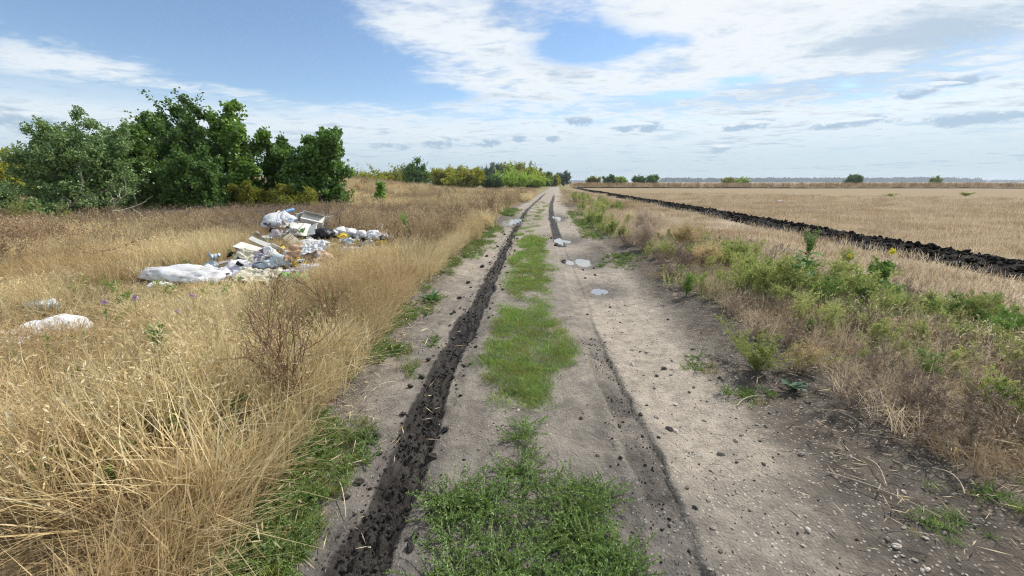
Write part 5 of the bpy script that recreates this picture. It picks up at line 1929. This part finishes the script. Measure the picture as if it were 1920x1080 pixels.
tree('tree', -13.7, 16.2, 2.9, 3.0, LEAF_DARK, 'dark shaded bush filling the foot of the middle trees', 109, 18000, .10, .36, 8, .0, .6, .3, 'bush', G1)
tree('tree', -15.9, 16.0, 3.5, 2.6, LEAF_MID, 'mid green bush filling the gap right of the big silvery bush', 110, 15000, .10, .38, 8, .0, .6, .4, 'bush', G1)
for (x, y, h, w, lb, sd_) in ((-12.4, 17.2, 1.55, 1.9, 'low yellow green bush under the tallest tree', 111), (-11.3, 17.7, 1.45, 1.8, 'low olive bush between two trunks left of the rightmost tree', 112), (-10.3, 18.0, 1.25, 1.5, 'low olive bush at the foot of the rightmost tree', 113), (-16.0, 12.6, 1.1, 1.6, 'low green bush at the foot of the big silvery bush', 114)):
    tree('low_bush', x, y, h, w, LEAF_OLIVE if sd_ != 114 else LEAF_SILVER, lb, sd_, 7000, .07, .4, 7, .0, .5, .3, 'bush', 'low bushes under the trees')
tree('bushy_tree', -31, 23, 3.1, 5.5, LEAF_YG, 'yellow green bush peeping out at the left edge behind the silvery one', 115, 9000, .16, .42, 8, .0, .6, .3, 'bush', 'distant yellow green bushes')
tree('sapling', -9.35, 24.3, 1.45, .9, LEAF_MID, 'small leafy sapling alone in the grass right of the trees', 116, 700, .15, .45, 3, .1, .9, .6, 'sapling', None, nb=6)
for (x, y, h, lb, sd_) in ((-15.8, 11.7, .85, 'pale grey green feathery bush at the left edge before the trees', 117), (-14.6, 11.9, .75, 'second pale feathery bush right of the one at the left edge', 118)):
    weed('feathery_bush', x, y, lb, [('foliage', sprig(sd_, 26, h * 1.25, .38, 46, .06, .007, SAGE, 1, 8, 0, .005), None)], 1, 'bush')

# far row of yellowing bushes beside and beyond the track
FAR = [(-27.2, 93.6, 5.6, 6.0, LEAF_DARK, 'dark conical bush standing out before the yellow bushes', .9), (-34, 103, 3.2, 8, LEAF_OLIVE, 'dull olive bush left of the dark conical bush', .5), (-40.5, 108, 3.0, 8, LEAF_YG, 'low yellow green bush furthest left in the far row', .5),
       (-47, 112, 2.8, 9, LEAF_YG, 'low yellow green bush half hidden by the mound', .5), (-22.6, 99, 4.0, 6, LEAF_YG, 'yellow green bush just right of the dark conical bush', .6), (-19.5, 107, 4.6, 7, LEAF_OLIVE, 'olive bush between two yellow bushes in the far row', .6),
       (-14.9, 97, 3.9, 6.0, LEAF_YG, 'round bright yellow bush nearest in the far row', .5), (-12.0, 118, 6.6, 6.5, LEAF_BLUE, 'tall blue grey bush rising in the far row', .8), (-7.6, 126, 6.5, 9, LEAF_YG, 'tall yellow bush right of the blue grey one', .6),
       (-2.8, 131, 6.6, 8, LEAF_YG, 'tall olive yellow bush at the top of the far row', .6), (0.6, 141, 5.4, 6.5, LEAF_OLIVE, 'olive bush falling away to the right end of the far row', .6), (3.4, 143, 4.4, 4.0, LEAF_DARK, 'small dark bush left of the track end', .7),
       (6.2, 150, 3.9, 4.5, LEAF_YG, 'yellow green bush at the very end of the track', .6), (10.3, 156, 4.8, 5.0, LEAF_BLUE, 'grey green bush closing the right end of the far row', .7), (-6.2, 104, 2.6, 10, LEAF_LITE, 'low light green thicket before the tall yellow bushes', .4), (-1.0, 108, 2.1, 7, LEAF_LITE, 'low light green thicket nearest the left track edge', .4),
       (-10.4, 99, 2.4, 4.5, LEAF_DARK, 'low dark bush beside the round yellow bush', .4), (-17, 118, 4.6, 7, LEAF_YG, 'yellow bush behind the round bright one', .6)]
FAR += [(-52, 104, 3.0, 8, LEAF_YG, 'broad yellow green bush beside the mound in the far row', .5), (-36.5, 99, 2.5, 6, LEAF_YG, 'low bright yellow green bush left of the dark conical bush', .4), (-31, 108, 3.6, 7, LEAF_YG, 'yellow green bush directly behind the dark conical bush', .5),
        (-19, 96, 2.7, 5, LEAF_YG, 'low yellow bush left of the round bright one', .4), (-26, 116, 4.0, 8, LEAF_OLIVE, 'olive bush rising behind the yellow bushes', .6), (-58, 122, 4.2, 10, LEAF_OLIVE, 'wide olive bush furthest back behind the mound', .5)]
for i, (x, y, h, w, mt, lb, up) in enumerate(FAR):
    tree('far_bush', x, y, h, w, mt, lb, 200 + i, 5200, .26, .42, 8, .0, up, .45 if h > 3 else .2, 'bush', 'far row of yellowing bushes', nb=9)
FR = [(21.7, 161, 2.9, 5.0, LEAF_OLIVE, 'olive bush first to the right of the track end'), (27.9, 162, 4.3, 4.2, LEAF_DARK, 'dark bush second to the right of the track end'), (33.1, 167, 3.1, 4.6, LEAF_LITE, 'pale green bush third to the right of the track end'),
      (39.0, 162, 3.7, 4.6, LEAF_DARK, 'left one of the pair of dark bushes at the field edge'), (44.1, 163, 3.9, 4.6, LEAF_DARK, 'right one of the pair of dark bushes at the field edge'), (84.6, 190, 3.0, 4.6, LEAF_OLIVE, 'olive bush before the far blue wood'),
      (93, 196, 2.3, 6, LEAF_LITE, 'low pale bush right of the olive one before the far wood'), (113.4, 157, 4.0, 4.6, LEAF_DARK, 'lone dark bush in the middle of the far field edge'), (200, 222, 3.6, 4.0, LEAF_LITE, 'small lone bush at the far right of the field edge')]
for i, (x, y, h, w, mt, lb) in enumerate(FR):
    tree('field_bush', x, y, h, w, mt, lb, 240 + i, 2600, .30, .42, 6, .0, .8, .5, 'bush', 'bushes along the far field edge', nb=8)
for i, (x, y, lb) in enumerate(((38.3, 47.3, 'low pale green weed out on the stubble field, left one'), (49.7, 51, 'low pale green weed out on the stubble field, right one'))):
    weed('field_weed', x, y, lb, [('foliage', sprig(1200 + i, 20, .45, 1.0, 30, .09, .02, SAGE, .7, 6, 0, .004), None)], 1.2)

# ================================================================ far woods on the horizon
WOOD = plant_mat('far_wood', [(.030, .048, .026), (.038, .058, .03), (.025, .042, .024)], .3)


def far_wood(x0, x1, y, h, label, seed):
    rng = np.random.default_rng(seed)
    n_ = int((x1 - x0) / 3)
    mb = MB()
    L_ = []
    for i in range(n_):
        cx = x0 + (x1 - x0) * (i + rng.random()) / n_
        cy = y + rng.normal(0, 25)
        hh = h * rng.uniform(.7, 1.05) * (1 - .35 * (fbm(np.array([cx * .006]), np.array([seed * 1.]), seed, 3)[0]))
        k = 34
        p = np.stack([rng.normal(cx, h * .28, k), rng.normal(cy, h * .28, k), hh * rng.random(k) ** .7], 1)
        d = rdir(rng, k)
        L_.append((p, d))
    p = np.concatenate([a for a, b in L_])
    d = np.concatenate([b for a, b in L_])
    mb.leaves(p, d, perp(rng, d), h * .32, h * .12)
    return link('far_wood', mb.mesh('far_wood'), WOOD, label=label, cat='wood', kind='stuff')


far_wood(500, 1660, 1690, 18.5, 'long blue grey wood on the horizon beyond the stubble field', 1)
far_wood(1720, 2640, 2000, 12, 'thin hazy wood on the horizon at the far right', 2)
far_wood(90, 560, 2700, 13, 'faint low wood on the horizon right of the track end', 3)
far_wood(-1500, -500, 1500, 13, 'faint green wood behind the far bushes on the left', 4)

# ================================================================ haze over the plain
hm, n, out = new_mat('haze')
pv = n.n.new('ShaderNodeVolumePrincipled')
pv.inputs['Color'].default_value = (.78, .88, 1.0, 1)
pv.inputs['Density'].default_value = .00023
pv.inputs['Anisotropy'].default_value = .25
n.l.new(pv.outputs[0], out.inputs['Volume'])
mb = MB()
mb.box(0, 2000, 9.5, 8800, 5600, 25)
link('haze', mb.mesh('haze'), hm, kind='stuff', label='thin pale summer haze over the plain', cat='haze')
